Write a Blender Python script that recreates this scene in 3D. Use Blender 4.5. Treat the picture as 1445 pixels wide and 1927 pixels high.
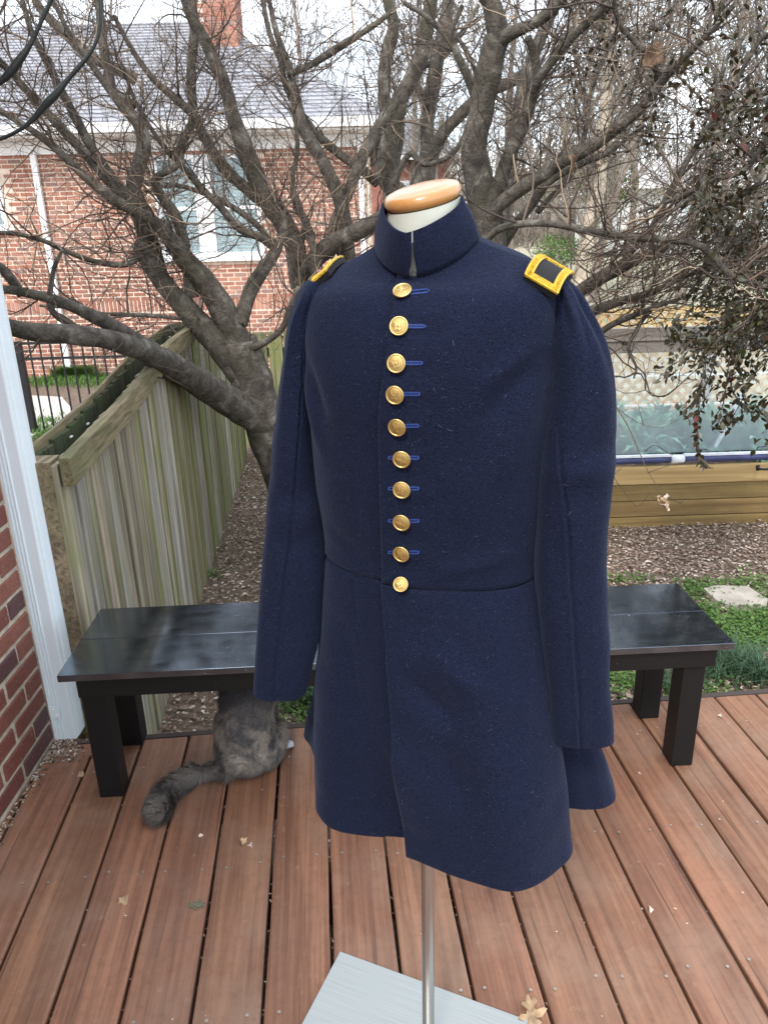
import bpy, bmesh, math, random
import numpy as np
from math import sin, cos, tan, pi, radians, degrees, sqrt, atan2, exp, floor
from mathutils import Vector, Matrix, noise
from mathutils.bvhtree import BVHTree

for o in list(bpy.data.objects):
    bpy.data.objects.remove(o)
SC = bpy.context.scene
COL = SC.collection

# ------------------------------------------------------------------ camera
CAM_H = 1.52
PITCH = radians(20.2)
ROLL = radians(1.46)
FPX = 1412.0                       # focal length in pixels of the 1445 x 1927 photograph
FW = np.array([0, cos(PITCH), -sin(PITCH)])
_r0 = np.array([1.0, 0, 0]); _u0 = np.array([0, sin(PITCH), cos(PITCH)])
RT = cos(ROLL) * _r0 - sin(ROLL) * _u0
UP = cos(ROLL) * _u0 + sin(ROLL) * _r0
EYE = np.array([0.0, 0.0, CAM_H])
cam = bpy.data.cameras.new('camera')
cam.sensor_fit = 'VERTICAL'; cam.sensor_height = 36.0
cam.lens = FPX / 1927.0 * 36.0
cam.clip_start = 0.05; cam.clip_end = 500
camo = bpy.data.objects.new('camera', cam); COL.objects.link(camo)
M = Matrix(((RT[0], UP[0], -FW[0], 0), (RT[1], UP[1], -FW[1], 0), (RT[2], UP[2], -FW[2], CAM_H), (0, 0, 0, 1)))
camo.matrix_world = M
SC.camera = camo

# ------------------------------------------------------------------ light: bright thin overcast
SUN_EL, SUN_AZ = radians(48), radians(200)     # azimuth clockwise from +Y; the sun is behind the photographer, high
w = bpy.data.worlds.new('World'); SC.world = w; w.use_nodes = True
nt = w.node_tree; nt.nodes.clear()
def N(t, **k):
    n = nt.nodes.new(t)
    for a, b in k.items(): setattr(n, a, b)
    return n
wo = N('ShaderNodeOutputWorld'); bg = N('ShaderNodeBackground'); sky = N('ShaderNodeTexSky')
sky.sky_type = 'NISHITA'; sky.sun_disc = False
sky.sun_elevation = SUN_EL; sky.sun_rotation = SUN_AZ
sky.air_density = 1.0; sky.dust_density = 1.5; sky.ozone_density = 1.5
tc = N('ShaderNodeTexCoord'); mp = N('ShaderNodeMapping'); mp.inputs['Scale'].default_value = (1.2, 1.2, 2.6)
nz = N('ShaderNodeTexNoise'); nz.inputs['Scale'].default_value = 2.2; nz.inputs['Detail'].default_value = 7; nz.inputs['Roughness'].default_value = .6
cr = N('ShaderNodeValToRGB'); cr.color_ramp.elements[0].position = .40; cr.color_ramp.elements[0].color = (.35, .35, .35, 1)
cr.color_ramp.elements[1].position = .60; cr.color_ramp.elements[1].color = (1, 1, 1, 1)
mx = N('ShaderNodeMix', data_type='RGBA'); mx.inputs['B'].default_value = (11.5, 12.2, 13.0, 1)
L = nt.links.new
L(tc.outputs['Generated'], mp.inputs['Vector']); L(mp.outputs[0], nz.inputs['Vector']); L(nz.outputs['Fac'], cr.inputs['Fac'])
L(cr.outputs['Color'], mx.inputs['Factor']); L(sky.outputs[0], mx.inputs['A']); L(mx.outputs['Result'], bg.inputs['Color'])
bg.inputs['Strength'].default_value = 0.10
L(bg.outputs[0], wo.inputs['Surface'])
sun = bpy.data.lights.new('sun', 'SUN'); sun.energy = 1.3; sun.angle = radians(12); sun.color = (1, .96, .9)
suno = bpy.data.objects.new('sun', sun); COL.objects.link(suno)
sd = Vector((sin(SUN_AZ) * cos(SUN_EL), cos(SUN_AZ) * cos(SUN_EL), sin(SUN_EL)))
suno.rotation_euler = sd.to_track_quat('Z', 'Y').to_euler(); suno.location = sd * 30
SC.view_settings.view_transform = 'Standard'; SC.view_settings.look = 'None'
SC.view_settings.exposure = 1.28; SC.view_settings.gamma = 1.0; SC.view_settings.use_curve_mapping = False

# ------------------------------------------------------------------ measuring helpers: photograph pixel + a known real distance -> world point
def ray(x, y): return FW + RT * ((x - 722.5) / FPX) + UP * ((963.5 - y) / FPX)
def onz(x, y, z=0.0):
    d = ray(x, y); return Vector(EYE + d * ((z - CAM_H) / d[2]))
def onY(x, y, Y):
    d = ray(x, y); return Vector(EYE + d * (Y / d[1]))
def proj(p):
    q = np.array(p) - EYE; D = q @ FW
    return 722.5 + FPX * (q @ RT) / D, 963.5 - FPX * (q @ UP) / D
DA = radians(4.6)                                   # the deck, house wall and plank fence run 4.6 deg left of the view
DU = Vector((-sin(DA), cos(DA), 0)); DV = Vector((cos(DA), sin(DA), 0))
def dk(v, u, z=0.0): return DV * v + DU * u + Vector((0, 0, z))

# ------------------------------------------------------------------ object helpers
def tag(o, label=None, cat=None, group=None, kind=None):
    if label: o['label'] = label
    if cat: o['category'] = cat
    if group: o['group'] = group
    if kind: o['kind'] = kind
    return o
def wloc(o):
    v = Vector((0, 0, 0))
    while o: v += o.location; o = o.parent
    return v
def thing(name, label, cat, loc, group=None):
    o = bpy.data.objects.new(name, None); COL.objects.link(o); o.location = loc
    o.empty_display_size = .1
    return tag(o, label, cat, group)
def link(name, me, mat=None, parent=None, smooth=False):
    if mat is not None and not me.materials: me.materials.append(mat)
    if smooth: me.polygons.foreach_set('use_smooth', [True] * len(me.polygons))
    o = bpy.data.objects.new(name, me); COL.objects.link(o)
    if parent is not None:
        o.parent = parent; o.location = -wloc(parent)
    return o
def at(o, loc):      # place a child whose mesh is local to its own origin at a world position
    o.location = Vector(loc) - (wloc(o.parent) if o.parent else Vector((0, 0, 0))); return o
class MB:
    def __init__(s): s.v = []; s.f = []; s.m = []
    def add(s, vs, fs, m=0):
        b = len(s.v); s.v += [tuple(p) for p in vs]; s.f += [tuple(i + b for i in f) for f in fs]; s.m += [m] * len(fs)
    def box(s, c, sz, ax=None, m=0):
        c = Vector(c); X, Y, Z = ax if ax else (Vector((1, 0, 0)), Vector((0, 1, 0)), Vector((0, 0, 1)))
        h = [k / 2 for k in sz]
        vs = [c + X * (i * h[0]) + Y * (j * h[1]) + Z * (k * h[2]) for i in (-1, 1) for j in (-1, 1) for k in (-1, 1)]
        s.add(vs, [(0, 1, 3, 2), (4, 6, 7, 5), (0, 4, 5, 1), (2, 3, 7, 6), (0, 2, 6, 4), (1, 5, 7, 3)], m)
    def prism(s, prof, a, b, X, Y, m=0, cap=True):      # profile (x,y) list extruded from a to b
        n = len(prof); a = Vector(a); b = Vector(b)
        vs = [a + X * p[0] + Y * p[1] for p in prof] + [b + X * p[0] + Y * p[1] for p in prof]
        fs = [(i, (i + 1) % n, n + (i + 1) % n, n + i) for i in range(n)]
        if cap: fs += [tuple(range(n))[::-1], tuple(range(n, 2 * n))]
        s.add(vs, fs, m)
    def mesh(s, name='m'):
        me = bpy.data.meshes.new(name); me.from_pydata(s.v, [], s.f)
        if any(s.m): me.polygons.foreach_set('material_index', s.m)
        me.update(); return me
    def build(s, name, mat, parent=None, smooth=False):
        me = s.mesh(name)
        if isinstance(mat, (list, tuple)):
            for q in mat: me.materials.append(q)
            mat = None
        bm = bmesh.new(); bm.from_mesh(me); bmesh.ops.recalc_face_normals(bm, faces=bm.faces); bm.to_mesh(me); bm.free()
        return link(name, me, mat, parent, smooth)
def bevbox(sz, b=0.004):     # small chamfered box mesh centred on the origin, ~44 triangles
    bm = bmesh.new(); bmesh.ops.create_cube(bm, size=1.0)
    for v in bm.verts: v.co = Vector((v.co.x * sz[0], v.co.y * sz[1], v.co.z * sz[2]))
    bmesh.ops.bevel(bm, geom=list(bm.edges), offset=b, segments=1, affect='EDGES')
    me = bpy.data.meshes.new('box'); bm.to_mesh(me); bm.free(); return me
def np_mesh(name, V, F, smooth=False):   # V (n,3), F (m,k)
    me = bpy.data.meshes.new(name); k = F.shape[1]
    me.vertices.add(len(V)); me.vertices.foreach_set('co', np.ascontiguousarray(V, dtype=np.float32).ravel())
    me.loops.add(F.size); me.loops.foreach_set('vertex_index', np.ascontiguousarray(F, dtype=np.int32).ravel())
    me.polygons.add(len(F)); me.polygons.foreach_set('loop_start', np.arange(0, F.size, k, dtype=np.int32))
    if smooth: me.polygons.foreach_set('use_smooth', np.ones(len(F), dtype=bool))
    me.update(); me.validate(); return me
def many_tubes(P, R, sides=3):           # P (n,m,3) R (n,m) -> V,F
    n, m, _ = P.shape
    T = np.gradient(P, axis=1); T /= np.linalg.norm(T, axis=2, keepdims=True) + 1e-9
    ref = np.where(np.abs(T[..., 2:3]) > .9, np.array([1., 0, 0]), np.array([0, 0, 1.]))
    u = np.cross(T, ref); u /= np.linalg.norm(u, axis=2, keepdims=True) + 1e-9
    v = np.cross(T, u)
    a = np.arange(sides) * 2 * pi / sides
    V = P[:, :, None, :] + R[:, :, None, None] * (np.cos(a)[None, None, :, None] * u[:, :, None, :] + np.sin(a)[None, None, :, None] * v[:, :, None, :])
    V = V.reshape(-1, 3)
    i = np.arange(n)[:, None, None] * m * sides; j = np.arange(m - 1)[None, :, None] * sides; k = np.arange(sides)[None, None, :]
    k2 = (k + 1) % sides
    F = np.stack([i + j + k, i + j + k2, i + j + sides + k2, i + j + sides + k], -1).reshape(-1, 4)
    return V, F
def catmull(P, n):
    P = np.array(P, float); m = len(P)
    Q = np.vstack([2 * P[0] - P[1], P, 2 * P[-1] - P[-2]])
    t = np.linspace(0, m - 1 - 1e-9, n); i = t.astype(int); f = (t - i)[:, None]
    a, b, c, d = Q[i], Q[i + 1], Q[i + 2], Q[i + 3]
    return .5 * (2 * b + (c - a) * f + (2 * a - 5 * b + 4 * c - d) * f ** 2 + (3 * b - a - 3 * c + d) * f ** 3)
def tube(pts, rad, sides=12, n=None, bump=0.0, seed=0, cap=True, close=0):
    """one smooth tube mesh (V,F lists) with parallel-transported frames"""
    n = n or max(4, len(pts) * 5)
    P = catmull(pts, n); R = catmull(np.array(rad, float)[:, None], n)[:, 0]
    T = np.gradient(P, axis=0); T /= np.linalg.norm(T, axis=1, keepdims=True)
    u = np.cross(T[0], [0.3, .2, 1.0]); u /= np.linalg.norm(u)
    V = []; F = []
    for i in range(n):
        u = u - T[i] * (u @ T[i]); u /= np.linalg.norm(u); v = np.cross(T[i], u)
        for k in range(sides):
            a = 2 * pi * k / sides; r = R[i]
            d = cos(a) * u + sin(a) * v
            if bump:
                q = P[i] + d * r
                r *= 1 + bump * (noise.noise(Vector(q * 9 + seed)) + .5 * noise.noise(Vector((a * 2.0, i * .05, seed))) * 1.0)
            V.append(P[i] + d * r)
    for i in range(n - 1):
        for k in range(sides):
            k2 = (k + 1) % sides
            F.append((i * sides + k, i * sides + k2, (i + 1) * sides + k2, (i + 1) * sides + k))
    if cap:
        F.append(tuple(range(sides))[::-1]); F.append(tuple(range((n - 1) * sides, n * sides)))
    return V, F
rnd = random.Random(11)
NR = np.random.default_rng(5)

# ------------------------------------------------------------------ material helpers
def mat(name):
    m = bpy.data.materials.new(name); m.use_nodes = True; t = m.node_tree
    b = t.nodes['Principled BSDF']; return m, t, b
class G:      # tiny node graph helper
    def __init__(s, t): s.t = t
    def n(s, ty, ins=None, **k):
        x = s.t.nodes.new(ty)
        for a, b in k.items(): setattr(x, a, b)
        for a, b in (ins or {}).items():
            if hasattr(b, 'is_output') or isinstance(b, bpy.types.NodeSocket): s.t.links.new(b, x.inputs[a])
            else: x.inputs[a].default_value = b
        return x
    def l(s, a, b): s.t.links.new(a, b)
    def coord(s, scale=(1, 1, 1), kind='Object', rand=True, rot=(0, 0, 0)):
        c = s.n('ShaderNodeTexCoord').outputs[kind]
        if rand:
            oi = s.n('ShaderNodeObjectInfo').outputs['Random']
            mu = s.n('ShaderNodeMath', {0: oi, 1: 37.0}, operation='MULTIPLY').outputs[0]
            c = s.n('ShaderNodeVectorMath', {0: c, 1: mu}, operation='ADD').outputs[0]
        return s.n('ShaderNodeMapping', {'Vector': c, 'Scale': scale, 'Rotation': rot}).outputs[0]
    def noise(s, vec, scale, detail=4, rough=.55, dist=0):
        return s.n('ShaderNodeTexNoise', {'Vector': vec, 'Scale': scale, 'Detail': detail, 'Roughness': rough, 'Distortion': dist}).outputs['Fac']
    def ramp(s, fac, stops):
        r = s.n('ShaderNodeValToRGB', {'Fac': fac}); e = r.color_ramp.elements
        while len(e) < len(stops): e.new(.5)
        for q, (p, c) in zip(e, stops):
            q.position = p; q.color = (c, c, c, 1) if isinstance(c, (int, float)) else (*c, 1)
        return r.outputs['Color']
    def mix(s, f, a, b, mode='MIX'):
        x = s.n('ShaderNodeMix', data_type='RGBA', blend_type=mode)
        for k, v in (('Factor', f), ('A', a), ('B', b)):
            if isinstance(v, bpy.types.NodeSocket): s.t.links.new(v, x.inputs[k])
            elif k == 'Factor': x.inputs[k].default_value = v
            else: x.inputs[k].default_value = (*v, 1)
        return x.outputs['Result']
    def bump(s, b, h, strength=.3, dist=.002):
        x = s.n('ShaderNodeBump', {'Height': h, 'Strength': strength, 'Distance': dist}); s.l(x.outputs[0], b.inputs['Normal'])
def simple(name, col, rough=.6, metal=0, var=.15, scale=8, bump=0, bdist=.002, bscale=None, spec=None):
    m, t, b = mat(name); g = G(t)
    co = g.coord(); n = g.noise(co, scale)
    lo = tuple(c * (1 - var) for c in col); hi = tuple(min(1, c * (1 + var)) for c in col)
    g.l(g.ramp(n, [(.3, lo), (.7, hi)]), b.inputs['Base Color'])
    b.inputs['Roughness'].default_value = rough; b.inputs['Metallic'].default_value = metal
    if spec is not None: b.inputs['Specular IOR Level'].default_value = spec
    if bump: g.bump(b, g.noise(co, bscale or scale * 6), bump, bdist)
    return m
def objvar(g, col, amt=.25, hue=.03):     # per-object variation of a colour socket
    oi = g.n('ShaderNodeObjectInfo').outputs['Random']
    v = g.n('ShaderNodeMapRange', {'Value': oi, 'To Min': 1 - amt, 'To Max': 1 + amt}).outputs[0]
    mu = g.n('ShaderNodeMath', {0: oi, 1: 7.77}, operation='MULTIPLY').outputs[0]
    fr = g.n('ShaderNodeMath', {0: mu}, operation='FRACT').outputs[0]
    h = g.n('ShaderNodeMapRange', {'Value': fr, 'To Min': .5 - hue, 'To Max': .5 + hue}).outputs[0]
    return g.n('ShaderNodeHueSaturation', {'Hue': h, 'Value': v, 'Color': col}).outputs[0]
def wood(name, dark, light, axis=1, rough=.7, stain=None, stain_amt=.4, var=.2, hue=.015, bump=.5, fine=60, scratch=None):
    m, t, b = mat(name); g = G(t)
    sc = [fine, fine, fine]; sc[axis] = fine * .03
    co = g.coord(tuple(sc)); grain = g.noise(co, 1.0, 5, .65, .4)
    sc2 = [9, 9, 9]; sc2[axis] = .8
    co2 = g.coord(tuple(sc2)); broad = g.noise(co2, 1.0, 3, .5, 1.2)
    col = g.ramp(grain, [(.32, dark), (.62, light)])
    col = g.mix(g.ramp(broad, [(.35, .0), (.7, .55)]), col, tuple(c * .72 for c in dark))
    co3 = g.coord((3, 3, 3))
    if stain:
        col = g.mix(g.ramp(g.noise(co3, 1.3, 6, .6), [(.45, 0.0), (.72, stain_amt)]), col, stain)
    if scratch:
        sp = g.noise(g.coord((14, 14, 14)), 2.0, 8, .75)
        col = g.mix(g.ramp(sp, [(.60, 0.0), (.74, .6)]), col, scratch)
    if scratch:
        sk = [70, 70, 70]; sk[axis] = 1.4
        ck = g.noise(g.coord(tuple(sk)), 1.0, 2, .5, .3); col = g.mix(g.ramp(ck, [(.66, 0.0), (.71, .65)]), col, tuple(c * .35 for c in dark))
        bl = g.noise(g.coord((1, 1, 1)), 38, 6, .75); col = g.mix(g.ramp(bl, [(.50, 0.0), (.72, .45)]), col, tuple(c * .8 for c in dark)); col = g.mix(g.ramp(bl, [(.26, .35), (.42, 0.0)]), col, stain)
        kn = g.noise(g.coord((9, 4, 9)), 1.0, 2, .4, .8); col = g.mix(g.ramp(kn, [(.70, 0.0), (.78, .6)]), col, tuple(c * .6 for c in dark))
    col = objvar(g, col, var, hue)
    g.l(col, b.inputs['Base Color'])
    g.l(g.ramp(grain, [(.2, rough + .1), (.8, rough - .1)]), b.inputs['Roughness'])
    g.bump(b, grain, bump, .0015)
    return m
MT = {}
MT['deck'] = wood('deck_stain', (.145, .062, .034), (.300, .142, .079), 1, .6, (.25, .165, .115), .6, .07, .003, .5, 60, (.36, .25, .17))
MT['deck_end'] = simple('deck_edge_board', (.05, .035, .03), .8)
MT['fence'] = wood('fence_grey', (.10, .080, .050), (.40, .355, .26), 2, .85, (.15, .155, .055), .75, .30, .02, 1.0, 40)
MT['fence_b'] = wood('fence_olive', (.075, .070, .022), (.28, .265, .11), 2, .85, (.10, .11, .03), .7, .25, .02, 1.0, 40)
MT['fence_c'] = wood('fence_silver', (.15, .135, .105), (.44, .42, .355), 2, .85, (.22, .20, .09), .6, .2, .01, 1.0, 40)
MT['fence_trim'] = wood('fence_trim', (.08, .055, .028), (.31, .24, .145), 1, .85, (.08, .10, .03), .6, .12, .01, .8, 70)
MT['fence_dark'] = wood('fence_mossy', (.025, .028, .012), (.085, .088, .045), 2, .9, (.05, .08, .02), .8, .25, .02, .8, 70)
MT['fence_green'] = wood('fence_far', (.09, .09, .035), (.27, .27, .14), 2, .9, (.15, .19, .03), .85, .25, .02, .6, 40)
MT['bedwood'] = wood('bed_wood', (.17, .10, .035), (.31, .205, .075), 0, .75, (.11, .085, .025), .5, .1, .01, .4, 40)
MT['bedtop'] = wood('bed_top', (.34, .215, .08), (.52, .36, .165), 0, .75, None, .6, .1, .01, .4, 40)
MT['lattice'] = wood('lattice_wood', (.45, .29, .12), (.70, .51, .26), 0, .7, None, 0, .1, .01, .2, 30)
MT['greywood'] = wood('grey_rail', (.25, .21, .18), (.42, .37, .33), 0, .8, None, 0, .06, .01, .3, 40)
# black painted bench
m, t, b = mat('bench_paint'); g = G(t)
co = g.coord((1.2, 7, 7), rand=False); co1 = g.coord((1, 1, 1), rand=False)
worn = g.ramp(g.noise(g.coord((2.2, 5, 5), rand=False), 3.0, 10, .8), [(.50, 0.0), (.72, .8)])
col = g.mix(worn, (.0075, .0085, .010), (.075, .07, .062))
sp = g.ramp(g.noise(co1, 160, 2, .5), [(.73, 0.0), (.76, .8)])
col = g.mix(sp, col, (.3, .3, .3))
g.l(col, b.inputs['Base Color'])
g.l(g.ramp(g.noise(co, 4.0, 6, .6), [(.3, .07), (.7, .24)]), b.inputs['Roughness']); b.inputs['IOR'].default_value = 2.5; b.inputs['Specular Tint'].default_value = (.66, .82, 1, 1); b.inputs['Coat Weight'].default_value = 1.0; b.inputs['Coat Roughness'].default_value = .10; b.inputs['Coat Tint'].default_value = (.9, .95, 1, 1)  # blue tint and raised IOR put a bluer, stronger sky reflection into the paint
g.bump(b, g.noise(g.coord((1, 14, 14), rand=False), 2.0, 4), .10, .001)
MT['bench'] = m
m, t, b = mat('bench_side_paint'); g = G(t); co1 = g.coord((1, 1, 1), rand=False)
sp = g.ramp(g.noise(co1, 90, 3, .6), [(.70, 0.0), (.74, .6)])
g.l(g.mix(sp, (.0055, .0055, .006), (.2, .2, .2)), b.inputs['Base Color']); b.inputs['Roughness'].default_value = .5; b.inputs['Specular IOR Level'].default_value = .3
g.bump(b, g.noise(co1, 120), .2, .001)
MT['bench_side'] = m
# bricks
def brickmat(name, c1, c2, c3, rough=.85):
    m, t, b = mat(name); g = G(t)
    oi = g.n('ShaderNodeObjectInfo').outputs['Random']
    col = g.ramp(oi, [(0, c1), (.45, c2), (.8, c1), (1, c3)])
    n = g.noise(g.coord((1, 1, 1)), 45, 6, .7)
    col = g.mix(g.ramp(n, [(.35, 0.0), (.75, .6)]), col, tuple(c * .45 for c in c1))
    sp = g.noise(g.coord((1, 1, 1)), 150, 2, .5)
    col = g.mix(g.ramp(sp, [(.66, 0.0), (.72, .5)]), col, (.4, .33, .28))
    g.l(col, b.inputs['Base Color']); b.inputs['Roughness'].default_value = rough
    g.bump(b, n, .6, .002); return m
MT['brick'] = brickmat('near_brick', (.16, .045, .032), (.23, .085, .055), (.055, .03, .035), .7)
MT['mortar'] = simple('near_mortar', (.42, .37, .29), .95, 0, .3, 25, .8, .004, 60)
MT['brickfar'] = brickmat('far_brick', (.38, .155, .105), (.30, .125, .09), (.22, .14, .12))
m, t, b = mat('far_brick_mass'); g = G(t)
geo = g.n('ShaderNodeNewGeometry').outputs['Random Per Island']
g.l(g.ramp(geo, [(0, (.38, .155, .105)), (.3, (.31, .13, .09)), (.5, (.46, .23, .16)), (.75, (.24, .15, .13)), (1, (.40, .17, .115))]), b.inputs['Base Color']); b.inputs['Roughness'].default_value = .9
MT['brickmass'] = m
MT['mortarfar'] = simple('far_mortar', (.72, .58, .47), .95, 0, .1, 3)
MT['white'] = simple('white_paint', (.66, .72, .75), .38, 0, .03, 4)
MT['whitefar'] = simple('white_trim', (.85, .85, .85), .5, 0, .03, 4)
MT['blind'] = simple('window_blind', (.50, .62, .66), .6, 0, .08, 3)
MT['shingle'] = simple('roof_shingle', (.27, .27, .29), .9, 0, .12, 2.5, .6, .01)
MT['blackmetal'] = simple('black_metal', (.012, .012, .014), .45, .2, .2, 10)
MT['cable'] = simple('black_cable', (.012, .018, .018), .45, 0, .3, 60, .5, .002, 300)
MT['steel'] = None
m, t, b = mat('brushed_steel'); g = G(t)
co = g.coord((6, 420, 6), rand=False, rot=(0, 0, 0)); n = g.noise(co, 1.0, 3, .6)
g.l(g.ramp(n, [(.3, (.28, .30, .295)), (.7, (.40, .42, .41))]), b.inputs['Base Color'])
b.inputs['Metallic'].default_value = .75; g.l(g.ramp(n, [(.3, .34), (.7, .48)]), b.inputs['Roughness']); g.bump(b, n, .12, .0005)
MT['steel'] = m
m, t, b = mat('pole_steel'); g = G(t); n = g.noise(g.coord((40, 40, 1), rand=False), 3, 3)
g.l(g.ramp(n, [(.3, (.42, .41, .39)), (.7, (.58, .57, .55))]), b.inputs['Base Color']); b.inputs['Metallic'].default_value = .95; b.inputs['Roughness'].default_value = .27
MT['pole'] = m
MT['formcloth'] = simple('form_jersey', (.50, .51, .44), .9, 0, .05, 30, .4, .001, 900)
m, t, b = mat('cap_wood'); g = G(t)
wv = g.n('ShaderNodeTexWave', {'Vector': g.coord((1, 1, 3), rand=False), 'Scale': 55.0, 'Distortion': 5.0, 'Detail': 3.0, 'Detail Scale': 1.2}, wave_type='RINGS').outputs['Fac']
g.l(g.mix(.5, g.ramp(wv, [(0, (.40, .175, .050)), (1, (.50, .25, .085))]), g.ramp(g.noise(g.coord((10, 60, 60), rand=False), 3), [(.3, (.38, .175, .055)), (.7, (.50, .265, .095))])), b.inputs['Base Color'])
b.inputs['Roughness'].default_value = .28; b.inputs['Coat Weight'].default_value = .35; b.inputs['Coat Roughness'].default_value = .15
MT['cap'] = m
# coat wool
m, t, b = mat('navy_wool'); g = G(t)
co = g.coord((1, 1, 1), rand=False)
n1 = g.noise(co, 620, 2, .6); n2 = g.noise(co, 150, 4, .6); n3 = g.noise(co, 14, 3, .5)
col = g.ramp(n1, [(.33, (.0012, .0020, .0060)), (.67, (.0120, .0170, .0440))])
col = g.mix(g.ramp(n2, [(.35, 0.0), (.75, .35)]), col, (.0085, .0115, .030))
g.l(col, b.inputs['Base Color']); b.inputs['Roughness'].default_value = .92
b.inputs['Sheen Weight'].default_value = .085; b.inputs['Sheen Roughness'].default_value = .4; b.inputs['Sheen Tint'].default_value = (.50, .62, .95, 1)
b.inputs['Specular IOR Level'].default_value = .12
hm = g.n('ShaderNodeMath', {0: n1, 1: n2}, operation='ADD').outputs[0]
g.bump(b, hm, .8, .0014)
MT['wool'] = m
MT['velvet'] = simple('black_velvet', (.006, .006, .008), .95, 0, .4, 500, .5, .001)
MT['gold'] = simple('gold_bullion', (.56, .36, .028), .45, .25, .35, 260, .9, .0015, 420)
m, t, b = mat('brass_button'); g = G(t)
b.inputs['Base Color'].default_value = (.66, .49, .20, 1); b.inputs['Metallic'].default_value = .9; b.inputs['Roughness'].default_value = .42
MT['brass'] = m
m, t, b = mat('brass_field'); g = G(t)
b.inputs['Base Color'].default_value = (.42, .29, .11, 1); b.inputs['Metallic'].default_value = .85; b.inputs['Roughness'].default_value = .5
g.bump(b, g.noise(g.coord(rand=False), 1400, 3), .5, .0006)
MT['brassfield'] = m
MT['thread'] = simple('blue_thread', (.03, .07, .30), .6, 0, .3, 900, .5, .0008)
MT['lint'] = simple('lint', (.10, .12, .18), .9)
# bark
m, t, b = mat('bark'); g = G(t)
co = g.coord((1, 1, 1)); n = g.noise(co, 12, 8, .72, .5); nf = g.noise(co, 90, 4, .6)
col = g.ramp(n, [(.32, (.018, .015, .012)), (.45, (.062, .050, .039)), (.56, (.118, .102, .082)), (.70, (.28, .27, .23))])
col = g.mix(g.ramp(g.noise(co, 3.2, 4), [(.5, 0.0), (.72, .55)]), col, (.050, .053, .022))
g.l(g.mix(g.ramp(nf, [(.3, .35), (.6, 0.0)]), col, (.04, .03, .025)), b.inputs['Base Color']); b.inputs['Roughness'].default_value = .85
g.bump(b, g.n('ShaderNodeMath', {0: n, 1: nf}, operation='ADD').outputs[0], .9, .012)
MT['bark'] = m
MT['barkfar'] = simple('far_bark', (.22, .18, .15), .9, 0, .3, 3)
m, t, b = mat('twig'); g = G(t)
geo = g.n('ShaderNodeNewGeometry').outputs['Random Per Island']
g.l(g.ramp(geo, [(0, (.036, .025, .020)), (.55, (.080, .057, .045)), (.88, (.17, .12, .085)), (1, (.42, .31, .20))]), b.inputs['Base Color']); b.inputs['Roughness'].default_value = .8
MT['twig'] = m
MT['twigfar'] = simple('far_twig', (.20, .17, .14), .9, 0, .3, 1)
def leafmat(name, stops, rough=.45, trans=.15):
    m, t, b = mat(name); g = G(t)
    geo = g.n('ShaderNodeNewGeometry').outputs['Random Per Island']
    oi = g.n('ShaderNodeObjectInfo').outputs['Random']
    s_ = g.n('ShaderNodeMath', {0: g.n('ShaderNodeMath', {0: geo, 1: oi}, operation='ADD').outputs[0]}, operation='FRACT').outputs[0]
    g.l(g.ramp(s_, stops), b.inputs['Base Color']); b.inputs['Roughness'].default_value = rough
    if trans:
        tr = g.n('ShaderNodeBsdfTranslucent'); g.l(g.ramp(s_, stops), tr.inputs['Color'])
        ms = g.n('ShaderNodeMixShader', {'Fac': trans}); g.l(b.outputs[0], ms.inputs[1]); g.l(tr.outputs[0], ms.inputs[2])
        g.l(ms.outputs[0], t.nodes['Material Output'].inputs['Surface'])
    return m
MT['evleaf'] = leafmat('evergreen_leaf', [(0, (.014, .017, .005)), (.35, (.040, .033, .012)), (.65, (.060, .038, .020)), (.96, (.035, .045, .012)), (1, (.11, .025, .02))], .4, .12)
MT['litter'] = leafmat('leaf_litter', [(0, (.06, .036, .026)), (.25, (.16, .10, .072)), (.5, (.27, .185, .135)), (.75, (.52, .43, .35)), (.9, (.17, .10, .07)), (1, (.80, .72, .62))], .8, 0)
MT['grass'] = leafmat('grass', [(0, (.05, .12, .018)), (.5, (.085, .18, .03)), (1, (.15, .25, .06))], .6, .3)
MT['tuft'] = leafmat('dark_grass', [(0, (.03, .07, .03)), (1, (.08, .15, .08))], .6, .2)
MT['kale'] = leafmat('kale', [(0, (.02, .07, .04)), (.5, (.13, .34, .20)), (1, (.44, .72, .52))], .6, .2)
MT['deadleaf'] = simple('dead_leaf', (.40, .27, .16), .7, 0, .35, 40, .5, .002)
MT['treeleaf'] = simple('tree_leaf', (.17, .105, .065), .7, 0, .4, 60, .5, .002)
MT['paleleaf'] = simple('pale_leaf', (.55, .44, .36), .7, 0, .2, 60)
MT['stone'] = simple('flagstone', (.38, .34, .29), .85, 0, .3, 6, .6, .01)
MT['concrete'] = simple('concrete', (.48, .45, .40), .9, 0, .1, 3)
MT['tarp'] = simple('blue_tarp', (.045, .055, .15), .5, 0, .25, 12, .5, .01)
MT['tarpw'] = simple('white_tarp', (.75, .78, .82), .5, 0, .1, 12, .5, .01)
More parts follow.
